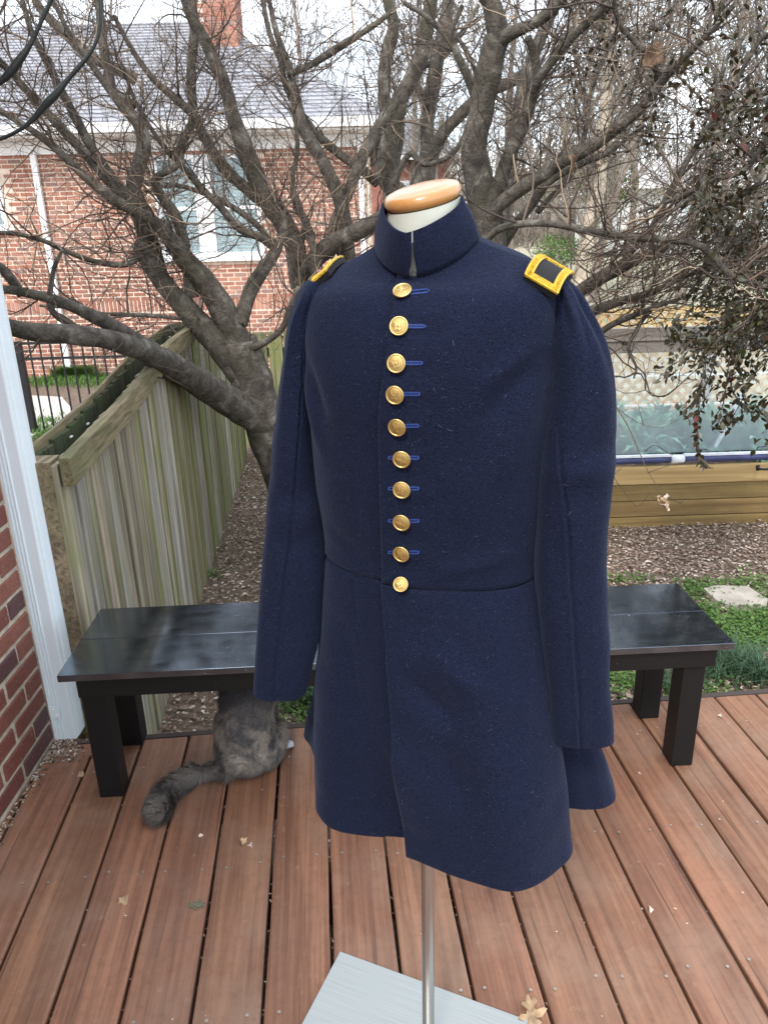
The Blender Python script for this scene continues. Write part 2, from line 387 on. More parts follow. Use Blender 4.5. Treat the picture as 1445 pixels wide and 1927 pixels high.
# greenhouse film: partly see-through milky plastic
m, t, b = mat('plastic_film'); g = G(t)
b.inputs['Base Color'].default_value = (.66, .78, .86, 1); b.inputs['Roughness'].default_value = .3
n = g.noise(g.coord((1, 1, .5), rand=False), 3.5, 4)
tr = g.n('ShaderNodeBsdfTransparent'); tr.inputs['Color'].default_value = (.93, .97, .98, 1)
tl = g.n('ShaderNodeBsdfTranslucent'); tl.inputs['Color'].default_value = (.82, .90, .94, 1)
m1 = g.n('ShaderNodeMixShader', {'Fac': .45}); g.l(b.outputs[0], m1.inputs[1]); g.l(tl.outputs[0], m1.inputs[2])
m2 = g.n('ShaderNodeMixShader'); g.l(g.ramp(n, [(.3, .54), (.7, .68)]), m2.inputs['Fac']); g.l(m1.outputs[0], m2.inputs[1]); g.l(tr.outputs[0], m2.inputs[2])
g.l(m2.outputs[0], t.nodes['Material Output'].inputs['Surface']); g.bump(b, n, .3, .02)
MT['film'] = m
# cat fur
def furmat(name):
    m, t, b = mat(name); g = G(t)
    co = g.coord((1, 1, 1), kind='Object', rand=False)
    n = g.noise(co, 13, 4, .6, .4)
    n2 = g.noise(co, 5, 2, .5)
    grey = g.ramp(g.noise(co, 160, 2), [(.3, (.034, .031, .032)), (.7, (.105, .097, .098))])
    cream = g.ramp(g.noise(co, 120, 2), [(.3, (.17, .14, .115)), (.7, (.36, .31, .26))])
    sep = g.n('ShaderNodeSeparateXYZ', {0: co})
    # cream mottling low on the back, pure grey higher up
    zz = g.ramp(g.n('ShaderNodeMapRange', {'Value': sep.outputs['Z'], 'From Min': .0, 'From Max': .30}).outputs[0], [(.06, .3), (.3, .9), (.60, .75), (.80, 0.0)])
    f = g.mix(1.0, g.ramp(n, [(.40, 0.0), (.54, 1.0)]), zz, 'MULTIPLY')
    g.l(g.mix(f, grey, cream), b.inputs['Base Color']); b.inputs['Roughness'].default_value = .85
    return m
MT['fur'] = furmat('cat_fur')
MT['paw'] = simple('cat_paw', (.42, .42, .46), .9, 0, .1, 60)
# ground
m, t, b = mat('yard_soil'); g = G(t); co = g.coord((1, 1, 1), rand=False)
n = g.noise(co, 26, 8, .75); n2 = g.noise(co, 1.3, 4, .5)
col = g.ramp(n, [(.3, (.055, .036, .026)), (.5, (.16, .11, .08)), (.68, (.34, .26, .20))])
col = g.mix(g.ramp(n2, [(.5, 0.0), (.75, .35)]), col, (.10, .14, .05))
g.l(col, b.inputs['Base Color']); b.inputs['Roughness'].default_value = .95; g.bump(b, n, .9, .03)
MT['soil'] = m
m, t, b = mat('far_lawn'); g = G(t); co = g.coord((1, 1, 1), rand=False)
n = g.noise(co, .8, 6, .65)
g.l(g.ramp(n, [(.3, (.30, .25, .19)), (.5, (.36, .33, .24)), (.7, (.22, .28, .10))]), b.inputs['Base Color']); b.inputs['Roughness'].default_value = .95
MT['lawn'] = m
# ================================================================== SETTING
GZ = -0.5
# ground sheet with a gentle roll, finer near the camera
def ground_z(x, y):
    z = GZ + .012 * noise.noise(Vector((x * .8, y * .8, 0)))
    if y > 7.6: z -= .03 * min(y - 7.6, 5)
    if y > 40: z += .0
    return z
xs = [-90, -50, -25, -14] + [-9 + .3 * i for i in range(61)] + [12, 16, 25, 50, 90]
ys = [-12, -5] + [1.2 + .3 * i for i in range(60)] + [20, 24, 30, 45, 70, 120, 200]
V = [(x, y, ground_z(x, y)) for y in ys for x in xs]; nx = len(xs)
F = [(j * nx + i, j * nx + i + 1, (j + 1) * nx + i + 1, (j + 1) * nx + i) for j in range(len(ys) - 1) for i in range(nx - 1)]
mb = MB(); mb.add(V, F); g_ = mb.build('ground', MT['soil'], None, True); tag(g_, 'brown leaf covered garden soil around the deck', kind='structure')
# lawn beyond, a sheet 2 cm above the soil
mb = MB(); V = []
lx = [1.2 + i * 2.0 for i in range(22)]; ly = [8.6, 10, 12, 15, 19, 25, 35, 50, 80, 120]
for y in ly:
    for x in lx: V.append((x * (1 + (y - 8.6) * .03), y, ground_z(x, y) + .02 + max(0, y - 14) * .030))
F = [(j * 22 + i, j * 22 + i + 1, (j + 1) * 22 + i + 1, (j + 1) * 22 + i) for j in range(len(ly) - 1) for i in range(21)]
mb.add(V, F); tag(mb.build('lawn', MT['lawn'], None, True), 'pale winter lawn beyond the lattice', kind='structure')

# ------------------------------------------------------------------ deck
deck = bpy.data.objects.new('deck', None); COL.objects.link(deck); deck['kind'] = 'structure'
deck['label'] = 'red brown stained wooden deck of weathered planks'
PW, PP, U0, U1 = .1410, .1485, -0.55, 2.100
pm = {}
def plankmesh(length, seed):
    r = random.Random(seed)
    me = bpy.data.meshes.new('plank'); bm = bmesh.new()
    hw = PW / 2; c = .0045; th = .030
    prof = [(-hw, -th), (-hw, -c * .9), (-hw + c * .35, -c * .25), (-hw + c * 1.3, 0), (hw - c * 1.3, 0), (hw - c * .35, -c * .25), (hw, -c * .9), (hw, -th)]
    n = 14; rows = []
    for i in range(n + 1):
        yy = -length / 2 + length * i / n; wob = .0012 * r.uniform(-1, 1); dz = .0010 * r.uniform(-1, 1)
        rows.append([bm.verts.new((p[0] + wob * (1 if p[0] > 0 else -1), yy, p[1] + (dz if p[1] > -.02 else 0))) for p in prof])
    for a, b_ in zip(rows, rows[1:]):
        for k in range(len(prof)):
            k2 = (k + 1) % len(prof); bm.faces.new((a[k], a[k2], b_[k2], b_[k]))
    bm.faces.new(rows[0][::-1]); bm.faces.new(rows[-1])
    bmesh.ops.recalc_face_normals(bm, faces=bm.faces); bm.to_mesh(me); bm.free(); me.materials.append(MT['deck']); return me
screws = MB(); debris = MB()
for k in range(-7, 20):
    vc = -.042 + PP * (k + .5)
    ln = U1 - U0
    ph = link('plank', plankmesh(ln, k), None, deck)
    p = dk(vc, (U0 + U1) / 2, rnd.uniform(-.0012, .0012)); ph.location = p
    if vc < -1.0:
        pass
    ph.rotation_euler = (0, rnd.uniform(-.006, .006), DA)
    for us in (-.1, .31, .72, 1.13, 1.54, 1.95):
        for s in (-1, 1):
            c = dk(vc + s * (PW * .32 + rnd.uniform(-.006, .006)), us + rnd.uniform(-.012, .012), .0012)
            pr = [(cos(a * pi / 4) * .0038, sin(a * pi / 4) * .0038) for a in range(8)]
            screws.prism(pr, c, c + Vector((0, 0, .0016)), Vector((1, 0, 0)), Vector((0, 1, 0)))
    # crumbs and leaf bits lodged in the gap to the right of this board
    for q in range(34):
        u = rnd.uniform(.6, U1); v = vc + PP / 2 + rnd.uniform(-.0035, .0035)
        s = rnd.uniform(.0015, .006)
        ax = Vector((rnd.uniform(-1, 1), rnd.uniform(-1, 1), rnd.uniform(-.3, .3))).normalized(); bx = ax.cross(Vector((0, 0, 1))).normalized()
        c = dk(v, u, rnd.uniform(-.026, -.010) if s < .008 else -.004)
        debris.box(c, (s * .5, s * 1.6, s * .35), (bx, DU if s > .008 else ax, Vector((0, 0, 1))))
so = screws.build('screw_heads', simple('galvanised', (.30, .27, .24), .5, .5, .2, 20), deck); so['kind'] = 'stuff'
do = debris.build('gap_debris', MT['litter'], deck); do['kind'] = 'stuff'
fb = MB(); fb.box(dk(.85, U1 + .014, -.018), (4.05, .022, .04), (DV, DU, Vector((0, 0, 1)))); fb.build('edge_board', MT['deck_end'], deck)
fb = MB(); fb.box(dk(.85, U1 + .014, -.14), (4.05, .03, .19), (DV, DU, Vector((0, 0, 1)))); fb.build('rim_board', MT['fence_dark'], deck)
jb = MB()
for us in (-.1, .31, .72, 1.13, 1.54, 1.95): jb.box(dk(.85, us, -.125), (4.0, .04, .18), (DV, DU, Vector((0, 0, 1))))
jb.build('joists', simple('joist', (.05, .035, .025), .9), deck)['kind'] = 'stuff'

# ------------------------------------------------------------------ near brick wall (left edge)
bw = thing('brick_wall', 'dark red brick house wall along the left edge of the deck, with sandy mortar', 'brick wall', (-1.09, 1.0, 0))
WX = -1.088; YE = 2.045
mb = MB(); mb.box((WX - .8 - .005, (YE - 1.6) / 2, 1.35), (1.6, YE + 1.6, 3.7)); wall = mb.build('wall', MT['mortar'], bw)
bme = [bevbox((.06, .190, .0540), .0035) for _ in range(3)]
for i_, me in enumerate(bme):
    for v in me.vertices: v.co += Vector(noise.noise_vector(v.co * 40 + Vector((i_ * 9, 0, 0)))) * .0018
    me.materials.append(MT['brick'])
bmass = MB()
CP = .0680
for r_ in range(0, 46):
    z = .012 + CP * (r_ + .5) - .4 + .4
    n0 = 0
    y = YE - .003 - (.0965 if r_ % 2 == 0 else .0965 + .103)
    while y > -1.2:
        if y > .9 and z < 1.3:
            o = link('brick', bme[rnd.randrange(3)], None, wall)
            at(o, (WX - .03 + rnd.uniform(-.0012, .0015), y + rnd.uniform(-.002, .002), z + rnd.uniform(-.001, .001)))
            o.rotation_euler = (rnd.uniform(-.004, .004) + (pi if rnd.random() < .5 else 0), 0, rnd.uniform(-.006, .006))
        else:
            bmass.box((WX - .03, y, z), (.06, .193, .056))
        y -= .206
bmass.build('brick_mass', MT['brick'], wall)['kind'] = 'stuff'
# half bricks at the corner on the odd courses
hb = bevbox((.06, .094, .056), .0035); hb.materials.append(MT['brick'])
for r_ in range(1, 19, 2):
    at(link('brick', hb, None, wall), (WX - .03, YE - .003 - .047, .012 + CP * (r_ + .5)))

# ------------------------------------------------------------------ white downspout
ds = thing('downspout', 'tall white ribbed metal downspout at the brick wall corner, reaching the deck', 'downspout', (-1.05, 2.06, 0))
XL, XR, YF = -1.094, -1.020, 2.052
def rib(x0, x1, d, n=5): return [(x0 + (x1 - x0) * i / n, -d * sin(pi * i / n) ** .7 if 0 < i < n else 0) for i in range(n + 1)]
prof = [(XL, .084), (XL, .006), (XL + .004, 0)]
for a in (XL + .010, XL + .020, XL + .030): prof += rib(a, a + .0075, .0042)
prof += [(XR - .006, 0), (XR - .002, .002), (XR, .008)]
pr2 = []
for a in (.020, .030, .040, .050, .060): pr2 += [(XR + (.0032 * sin(pi * i / 4) if 0 < i < 4 else 0), a + .0075 * i / 4) for i in range(5)]
prof += pr2 + [(XR, .084)]
mb = MB(); mb.prism(prof, (0, YF, .004), (0, YF, 3.2), Vector((1, 0, 0)), Vector((0, 1, 0)))
mb.build('pipe', MT['white'], ds)
mb = MB(); mb.box((XL + .024, YF - .0062, .112), (.034, .003, .045))
mb.build('bracket', MT['white'], ds)
mb = MB()
for dx, dz in ((-.004, .012), (.004, -.010)):
    pr = [(cos(a * pi / 4) * .003, sin(a * pi / 4) * .003) for a in range(8)]
    mb.prism(pr, (XL + .026 + dx, YF - .010, .112 + dz), (XL + .026 + dx, YF - .0076, .112 + dz), Vector((1, 0, 0)), Vector((0, 0, 1)))
mb.build('rivet', MT['whitefar'], ds)
dirt = MB()
for _ in range(700):
    y = rnd.uniform(.9, 2.06); x = WX + abs(rnd.gauss(0, .014)) + .002
    if rnd.random() < .45: y = 2.0 + rnd.uniform(-.06, .05); x = WX + abs(rnd.gauss(0, .05))
    s = rnd.uniform(.0015, .006)
    a = rnd.uniform(0, pi)
    dirt.box((x, y, .002 + s * .3), (s, s * rnd.uniform(1, 2.2), s * .6), (Vector((cos(a), sin(a), 0)), Vector((-sin(a), cos(a), 0)), Vector((0, 0, 1))))
tag(dirt.build('wall_dirt', MT['litter']), 'crumbs of dirt and leaf along the foot of the brick wall', kind='stuff')

# ------------------------------------------------------------------ grey plank fence
FA = radians(4.28); FU = Vector((-sin(FA), cos(FA), 0)); FN = Vector((cos(FA), sin(FA), 0)); F0 = Vector((-.9600, 2.13, 0))
ZZ = Vector((0, 0, 1))
def fp(u, n, z): return F0 + FU * u + FN * n + ZZ * z
def ftop(u):
    return float(np.interp(u, [0, .8, 1.8, 2.7, 3.5, 4.6, 5.1], [.925, .958, 1.045, 1.05, .95, .62, .42]))
fen = thing('plank_fence', 'weathered grey and mossy plank fence running back from the white downspout', 'fence', fp(0, 0, GZ))
mb = MB(); mb.box(fp(.045, -.0565, (ftop(0) + GZ) / 2 - .004), (.076, .088, ftop(0) - GZ - .008), (FN, FU, ZZ)); mb.build('post', MT['fence_trim'], fen)
def picket(u, wd, n, tk, zt, m, lean=0):
    h = zt - (GZ - .02); me = bevbox((tk, wd, h), .002)
    for v in me.vertices:
        if v.co.z > 0 and abs(v.co.z) < h: v.co.y += 0
    o = link('picket', me, m, fen); at(o, fp(u, n, (zt + GZ - .02) / 2))
    o.rotation_euler = (lean, rnd.uniform(-.002, .002), FA); return o
u = .0
while u < 5.05:
    wd = rnd.choice((.066, .088, .088, .094, .056)); um = u + wd / 2
    pv = rnd.choice((MT['fence'], MT['fence'], MT['fence_b'], MT['fence_c'], MT['fence_c'])) if um < 2.6 or rnd.random() < .5 else MT['fence_green']
    picket(um, wd - .005, -.012 + rnd.uniform(-.008, .004), .018, ftop(um) - .022 if um < 2.72 else ftop(um) + rnd.uniform(-.01, .01), pv, rnd.uniform(-.006, .006))
    u += wd + rnd.uniform(0, .004)
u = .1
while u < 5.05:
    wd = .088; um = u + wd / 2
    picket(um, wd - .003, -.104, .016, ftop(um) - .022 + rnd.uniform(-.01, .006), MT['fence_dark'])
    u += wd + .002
def rail(ua, ub, n, th, h, dz, m, name='rail'):
    k = max(2, int((ub - ua) / .3)); vs = []; fs = []
    for i in range(k + 1):
        uu = ua + (ub - ua) * i / k; zt = ftop(uu) + dz
        for a, b_ in ((-th / 2, 0), (th / 2, 0), (th / 2, -h), (-th / 2, -h)): vs.append(fp(uu, n + a, zt + b_ + .0015 * sin(uu * 23)))
    for i in range(k):
        for q in range(4): fs.append((i * 4 + q, i * 4 + (q + 1) % 4, i * 4 + 4 + (q + 1) % 4, i * 4 + 4 + q))
    fs += [(0, 1, 2, 3), tuple(k * 4 + q for q in (3, 2, 1, 0))]
    mm = MB(); mm.add(vs, fs); o = mm.build(name, m, fen)
    bv = o.modifiers.new('b', 'BEVEL'); bv.width = .003; bv.segments = 2; bv.limit_method = 'ANGLE'; return o
rail(.012, 2.72, .021, .036, .089, .0, MT['fence_trim'], 'top_rail')
rail(.09, 5.0, -.120, .014, .040, .0, MT['fence_trim'], 'back_rail')
nb = MB()
for uu, dz in ((.42, -.05), (.62, -.06), (1.65, -.06), (2.35, -.05)): nb.box(fp(uu, -.085, ftop(uu) + dz), (.006, .022, .005), (FN, FU, ZZ))
nb.build('nails', MT['whitefar'], fen)

# far green fence behind the tree trunk
gf = thing('board_fence', 'mossy green board fence with gaps at the back of the yard, behind the tree trunk', 'fence', (-.2, 7.6, GZ))
x = -1.50
while x < 1.25:
    zt = .66 + rnd.uniform(-.01, .01); me = bevbox((.135, .02, zt - GZ + .1), .003)
    o = link('picket', me, MT['fence_green'], gf); at(o, (x, 7.62 + rnd.uniform(-.004, .004), (zt + GZ - .1) / 2)); x += .153
for z in (.45, -.2):
    mb = MB(); mb.box((-.15, 7.66, z), (2.8, .04, .09)); mb.build('rail', MT['fence_dark'], gf)

# ------------------------------------------------------------------ black metal fence
bf = thing('metal_fence', 'thin black metal picket fence in front of the brick house, left of the plank fence', 'fence', (-3.9, 8.4, GZ - .03))
bx0 = onY(38, 700, 8.4).x; zt = onY(100, 643, 8.4).z; zr = onY(120, 673, 8.4).z; zb = onY(90, 812, 8.4).z
mb = MB(); mb.box((bx0 + .03, 8.4, (zt + GZ) / 2), (.075, .075, zt - GZ + .03)); mb.build('post', MT['blackmetal'], bf)
mb = MB(); mb.box((bx0 + 3.03, 8.4, (zt + GZ) / 2), (.075, .075, zt - GZ + .03)); mb.build('post', MT['blackmetal'], bf)
pkm = bevbox((.017, .017, zt - zb + .10), .002); pkm.materials.append(MT['blackmetal'])
x = bx0 - 1.0
while x < bx0 + 3.0:
    if abs(x - bx0 - .03) > .05: at(link('picket', pkm, None, bf), (x, 8.4, (zt + zb) / 2))
    x += .1155
for z in (zt - .01, zr, zb):
    mb = MB(); mb.box((bx0 + 1.0, 8.4 - .012, z), (4.1, .012, .028)); mb.build('rail', MT['blackmetal'], bf)

# concrete path at far left
mb = MB(); P_ = [onz(20, 745, -.6), onz(118, 752, -.6), onz(150, 795, -.6), onz(30, 850, -.56), onz(-60, 850, -.56)]
P2 = [Vector((p.x, p.y, ground_z(p.x, p.y) + .035)) for p in P_]
mb.add(P2 + [p - Vector((0, 0, .08)) for p in P2], [(0, 1, 2, 3, 4)] + [(i, (i + 1) % 5, 5 + (i + 1) % 5, 5 + i) for i in range(5)])
tag(mb.build('path', MT['concrete']), 'pale concrete path beyond the black fence', kind='structure')

# ------------------------------------------------------------------ brick house behind the tree
HY = 13.0
hx = lambda x, y: onY(x, y, HY)
HL, HR = -8.5, onY(693, 300, HY).x
ZE = onY(300, 262, HY).z; ZB = -.75
house = thing('brick_house', 'red brick house with grey hipped roof and white trim behind the bare tree', 'house', ((HL + HR) / 2, HY + 3, ZB))
mb = MB(); mb.box(((HL + HR) / 2, HY + 3.5 - .024, (ZE + ZB) / 2), (HR - HL, 7, ZE - ZB)); hwall = mb.build('wall', MT['mortarfar'], house)
wl, wr, wt, wb = onY(287, 300, HY).x, onY(494, 400, HY).x, onY(390, 291, HY).z, onY(390, 484, HY).z
w2l, w2r, w2t, w2b = -7.3, onY(14, 400, HY).x, onY(5, 325, HY).z, onY(5, 432, HY).z
zs1 = onY(150, 578, HY).z
visb = []; rest = MB()
fb_me = bevbox((.188, .05, .0475), .003); fb_me.materials.append(MT['brickfar'])
sb_me = bevbox((.047, .05, .190), .003); sb_me.materials.append(MT['brickfar'])
r_ = 0; z = ZB + .03
def inwin(x, z, m=.02): return (wl - m < x < wr + m and wb - .1 < z < wt + .2) or (w2l - m < x < w2r + m and w2b - .1 < z < w2t + .02)
while z < ZE - .03:
    soldier = abs(z - zs1) < .102
    if not soldier or True:
        if not (zs1 - .105 < z < zs1 + .105):
            x = HL + (.106 if r_ % 2 else 0)
            while x < HR - .08:
                if not inwin(x, z, .09):
                    px, py = proj((x, HY, z))
                    if 30 < px < 345 and 500 < py < 690: visb.append((abs(px - 230) + abs(py - 600), x, z, fb_me))
                    else: rest.box((x, HY - .01 + rnd.uniform(-.003, .003), z), (.188, .05, .0475))
                x += .2115
    z += .0680; r_ += 1
x = HL + .03
while x < HR - .03:
    px, py = proj((x, HY, zs1))
    if 180 < px < 345: visb.append((0, x, zs1, sb_me))
    else: rest.box((x, HY - .01, zs1), (.052, .05, .195))
    if wl - .05 < x < wr + .05: rest.box((x, HY - .01, wt + .11), (.052, .05, .195))
    x += .068
visb.sort(key=lambda q: q[0])
for i_, (_, x, z, me) in enumerate(visb):
    if i_ < 296:
        o = link('brick', me, None, hwall); at(o, (x, HY - .01 + rnd.uniform(-.003, .003), z))
    else: rest.box((x, HY - .01, z), (.2, .05, .057) if me is fb_me else (.057, .05, .2))
rest.build('brick_mass', MT['brickmass'], hwall)['kind'] = 'stuff'
def window(l, r, t_, b_, mull):
    fr = MB(); f = .07; y = HY - .02
    fr.box(((l + r) / 2, y, t_ - f / 2), (r - l, .09, f)); fr.box(((l + r) / 2, y, b_ + f / 2), (r - l, .09, f))
    fr.box((l + f / 2, y, (t_ + b_) / 2), (f, .09, t_ - b_ - 2 * f)); fr.box((r - f / 2, y, (t_ + b_) / 2), (f, .09, t_ - b_ - 2 * f))
    cells = [(l + f, r - f)]
    if mull:
        a, c = onY(372, 400, HY).x, onY(404, 400, HY).x
        fr.box(((a + c) / 2, y, (t_ + b_) / 2), (c - a, .09, t_ - b_ - 2 * f)); cells = [(l + f, a), (c, r - f)]
    o = fr.build('window', MT['whitefar'], house)
    s = MB(); s.box(((l + r) / 2, HY - .03, b_ - .035), (r - l + .1, .14, .06)); s.build('sill', MT['whitefar'], o)
    gm = bpy.data.materials.get('window_glass')
    if not gm:
        gm, t, b = mat('window_glass'); b.inputs['Base Color'].default_value = (.35, .47, .50, 1); b.inputs['Roughness'].default_value = .06
        g = G(t); tr = g.n('ShaderNodeBsdfTransparent'); ms = g.n('ShaderNodeMixShader', {'Fac': .72}); g.l(b.outputs[0], ms.inputs[1]); g.l(tr.outputs[0], ms.inputs[2]); g.l(ms.outputs[0], t.nodes['Material Output'].inputs['Surface'])
    zm = (t_ + b_) / 2 - .02
    for a, c in cells:
        sh = MB(); sh.box(((a + c) / 2, y - .012, zm), (c - a, .06, .05)); sh.build('sash_rail', MT['whitefar'], o)
        pn = MB(); pn.box(((a + c) / 2, HY - .045, (t_ + b_) / 2), (c - a, .006, t_ - b_ - 2 * f)); pn.build('pane', gm, o)
        bl = MB(); q = b_ + f + .02
        while q < t_ - f:
            bl.box(((a + c) / 2, HY - .034, q), (c - a - .01, .004, .040), (Vector((1, 0, 0)), Vector((0, .9, .43)), Vector((0, -.43, .9)))); q += .048
        bl.build('blind', MT['blind'], o)
window(wl, wr, wt, wb, True); window(w2l, w2r, w2t, w2b, False)
# eaves, gutter, roof, chimney
mb = MB(); mb.box(((HL + HR) / 2, HY - .25, ZE + .02), (HR - HL + .9, .55, .03)); mb.box(((HL + HR) / 2, HY - .05, ZE - .09), (HR - HL + .04, .04, .18)); mb.build('soffit', MT['whitefar'], house)
mb = MB(); mb.prism([(0, 0), (.11, .0), (.13, .13), (-.01, .13)], (HL - .45, HY - .52, ZE + .04), (HR + .45, HY - .52, ZE + .04), Vector((0, -1, 0)), ZZ); mb.build('gutter', MT['whitefar'], house)
ZR = ZE + 2.35; xa, xb = HL - .5, HR + .45; ya, yb = HY - .52, HY + 7.3; ym = (ya + yb) / 2
A, B_, C_, D_ = Vector((xa, ya, ZE + .12)), Vector((xb, ya, ZE + .12)), Vector((xb, yb, ZE + .12)), Vector((xa, yb, ZE + .12))
R1, R2 = Vector((xa + 1, ym, ZR)), Vector((xb - 3.4, ym, ZR))
mb = MB(); mb.add([A, B_, C_, D_, R1, R2], [(0, 1, 5, 4), (1, 2, 5), (2, 3, 4, 5), (3, 0, 4)]); roof = mb.build('roof', simple('roof_deck', (.12, .115, .13), .95), house)
sm = MB()
def courses(a, b_, c, d, n):        # a-b eave, d-c ridge; lapped shingle courses, each with its own thickness
    nn = (b_ - a).cross(d - a).normalized()
    if nn.z < 0: nn = -nn
    for i in range(n):
        t0, t1 = i / n, (i + 1.12) / n
        p0, p1 = a.lerp(d, t0), b_.lerp(c, t0); q0, q1 = a.lerp(d, min(1, t1)), b_.lerp(c, min(1, t1))
        ln = (p1 - p0).length; k = max(1, int(ln / .31)); off = .5 * (i % 2)
        for j in range(k + 1):
            s0, s1 = max(0, (j - off) / k), min(1, (j + 1 - off) / k)
            if s1 - s0 < .02 / k: continue
            h = .026 + rnd.uniform(0, .008); e = .006 / max(ln, .1)
            sm.add([p0.lerp(p1, s0 + e) + nn * h, p0.lerp(p1, s1 - e) + nn * h, q0.lerp(q1, s1 - e) + nn * .008, q0.lerp(q1, s0 + e) + nn * .008, p0.lerp(p1, s0 + e) + nn * .002, p0.lerp(p1, s1 - e) + nn * .002],
                   [(0, 1, 2, 3), (4, 5, 1, 0)])
courses(A, B_, R2, R1, 30); courses(B_, C_, R2 + Vector((0, .01, 0)), R2, 26)
sm.build('shingles', MT['shingle'], roof)['kind'] = 'stuff'
cx0, cx1 = onY(378, 90, HY + 2.2).x, onY(447, 60, HY + 2.2).x
mb = MB(); mb.box(((cx0 + cx1) / 2, HY + 2.5, ZE + 2.6), (cx1 - cx0, .6, 3.4)); chim = mb.build('chimney', MT['mortarfar'], house)
cm = MB(); z = ZE + .95; k = 0
while z < ZE + 4.25:
    x = cx0 + (.1 if k % 2 else .0)
    while x < cx1 - .02:
        a, c = max(cx0, x), min(cx1, x + .2); cm.box(((a + c) / 2, HY + 2.2, z), (c - a, .03, .057)); x += .2115
    for yy in (HY + 2.3, HY + 2.52, HY + 2.70): cm.box((cx1, yy, z), (.03, .19, .057))
    z += .068; k += 1
cm.build('brick_mass', MT['brickmass'], chim)['kind'] = 'stuff'
for i_, (a, c) in enumerate((((64, 303), (131, 700)), ((683, 268), (690, 430)))):
    xx = onY(*a, HY - .1).x if i_ == 0 else HR - .12
    mb = MB(); mb.box((xx, HY - .09, (ZE + ZB) / 2 + .02), (.085, .07, ZE - ZB - .1)); 
    for zz in (.2, 1.6, 2.7): mb.box((xx, HY - .09, zz), (.11, .075, .03))
    mb.build('downspout', MT['whitefar'], house)

# second brick house seen in the gap above the neck, and a pale one far to the right
def small_house(name, label, c, sz, zb, wm, rm, rh, wins):
    h = thing(name, label, 'house', (c[0], c[1], zb)); y0 = c[1] - sz[1] / 2
    mb = MB(); mb.box((c[0], c[1], zb + sz[2] / 2), sz); mb.build('wall', wm, h)
    e = .5; a, b_, z0 = sz[0] / 2 + e, sz[1] / 2 + e, zb + sz[2]
    mb = MB(); mb.add([(c[0] - a, c[1] - b_, z0), (c[0] + a, c[1] - b_, z0), (c[0] + a, c[1] + b_, z0), (c[0] - a, c[1] + b_, z0), (c[0] - a * .5, c[1], z0 + rh), (c[0] + a * .5, c[1], z0 + rh)],
        [(0, 1, 5, 4), (1, 2, 5), (2, 3, 4, 5), (3, 0, 4), (3, 2, 1, 0)]); mb.build('roof', rm, h)
    mb = MB(); mb.box((c[0], c[1] - b_ - .03, z0 + .03), (2 * a, .08, .16)); mb.build('fascia', MT['whitefar'], h)
    for (wx, wz) in wins:
        mb = MB(); mb.box((c[0] + wx, y0 - .03, zb + wz), (1.1, .06, 1.4)); wo_ = mb.build('window', MT['whitefar'], h)
        for k in (-.33, .33):
            mb = MB(); mb.box((c[0] + wx, y0 - .065, zb + wz + k), (.94, .02, .58)); mb.build('pane', MT['blind'], wo_)
small_house('brick_house', 'distant red brick house glimpsed between trunks just above the wooden neck cap', (-1.5, 34, 0), (8.4, 8, 5.0), -.9, simple('pale_brick', (.36, .15, .12), .9, 0, .15, 2), MT['shingle'], 2.2, ((-2.5, 3.6), (2.5, 3.6)))
small_house('white_house', 'pale low house far off beyond the lattice, half hidden by twigs', (20, 46, 0), (15, 9, 3.2), .3, simple('pale_siding', (.62, .62, .60), .8), simple('pale_roof', (.42, .40, .39), .9, 0, .2, 1), 1.8, ((-4, 1.9), (0, 1.9), (4, 1.9)))

# ------------------------------------------------------------------ raised bed with plastic cold frame
BA = radians(1.0); BX = Vector((cos(BA), sin(BA), 0)); BY = Vector((-sin(BA), cos(BA), 0)); B0 = Vector((1.2, 5.06, 0))
def bp(x, y, z): return B0 + BX * x + BY * y + ZZ * z
bed = thing('raised_bed', 'long timber raised bed with a plastic covered frame behind the deck', 'raised bed', bp(1.8, .6, GZ))
BL = 3.6
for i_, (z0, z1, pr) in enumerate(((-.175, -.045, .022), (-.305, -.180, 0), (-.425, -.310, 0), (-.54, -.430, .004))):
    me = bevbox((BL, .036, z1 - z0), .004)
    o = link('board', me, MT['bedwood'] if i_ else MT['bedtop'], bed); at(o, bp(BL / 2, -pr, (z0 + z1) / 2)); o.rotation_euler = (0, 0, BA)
    me = bevbox((BL, .036, z1 - z0), .004); o = link('board', me, MT['bedwood'], bed); at(o, bp(BL / 2, 1.3, (z0 + z1) / 2)); o.rotation_euler = (0, 0, BA)
mb = MB(); mb.box(bp(BL / 2, .65, -.12), (BL, 1.26, .1), (BX, BY, ZZ)); mb.build('soil', MT['soil'], bed)
hp = onY(1425, 880, 4.98)
V, F = tube([bp(0, 0, 0) * 0 + hp + Vector(q) for q in ((0, .02, 0), (0, -.03, 0), (.05, -.045, 0), (.11, -.045, -.002), (.15, -.03, 0), (.15, .02, 0))], [.008] * 6, 8, 24)
mb = MB(); mb.add(V, F); mb.box(hp + Vector((0, -.003, 0)), (.022, .008, .04)); mb.box(hp + Vector((.15, -.003, 0)), (.022, .008, .04)); mb.build('handle', MT['blackmetal'], bed, True)
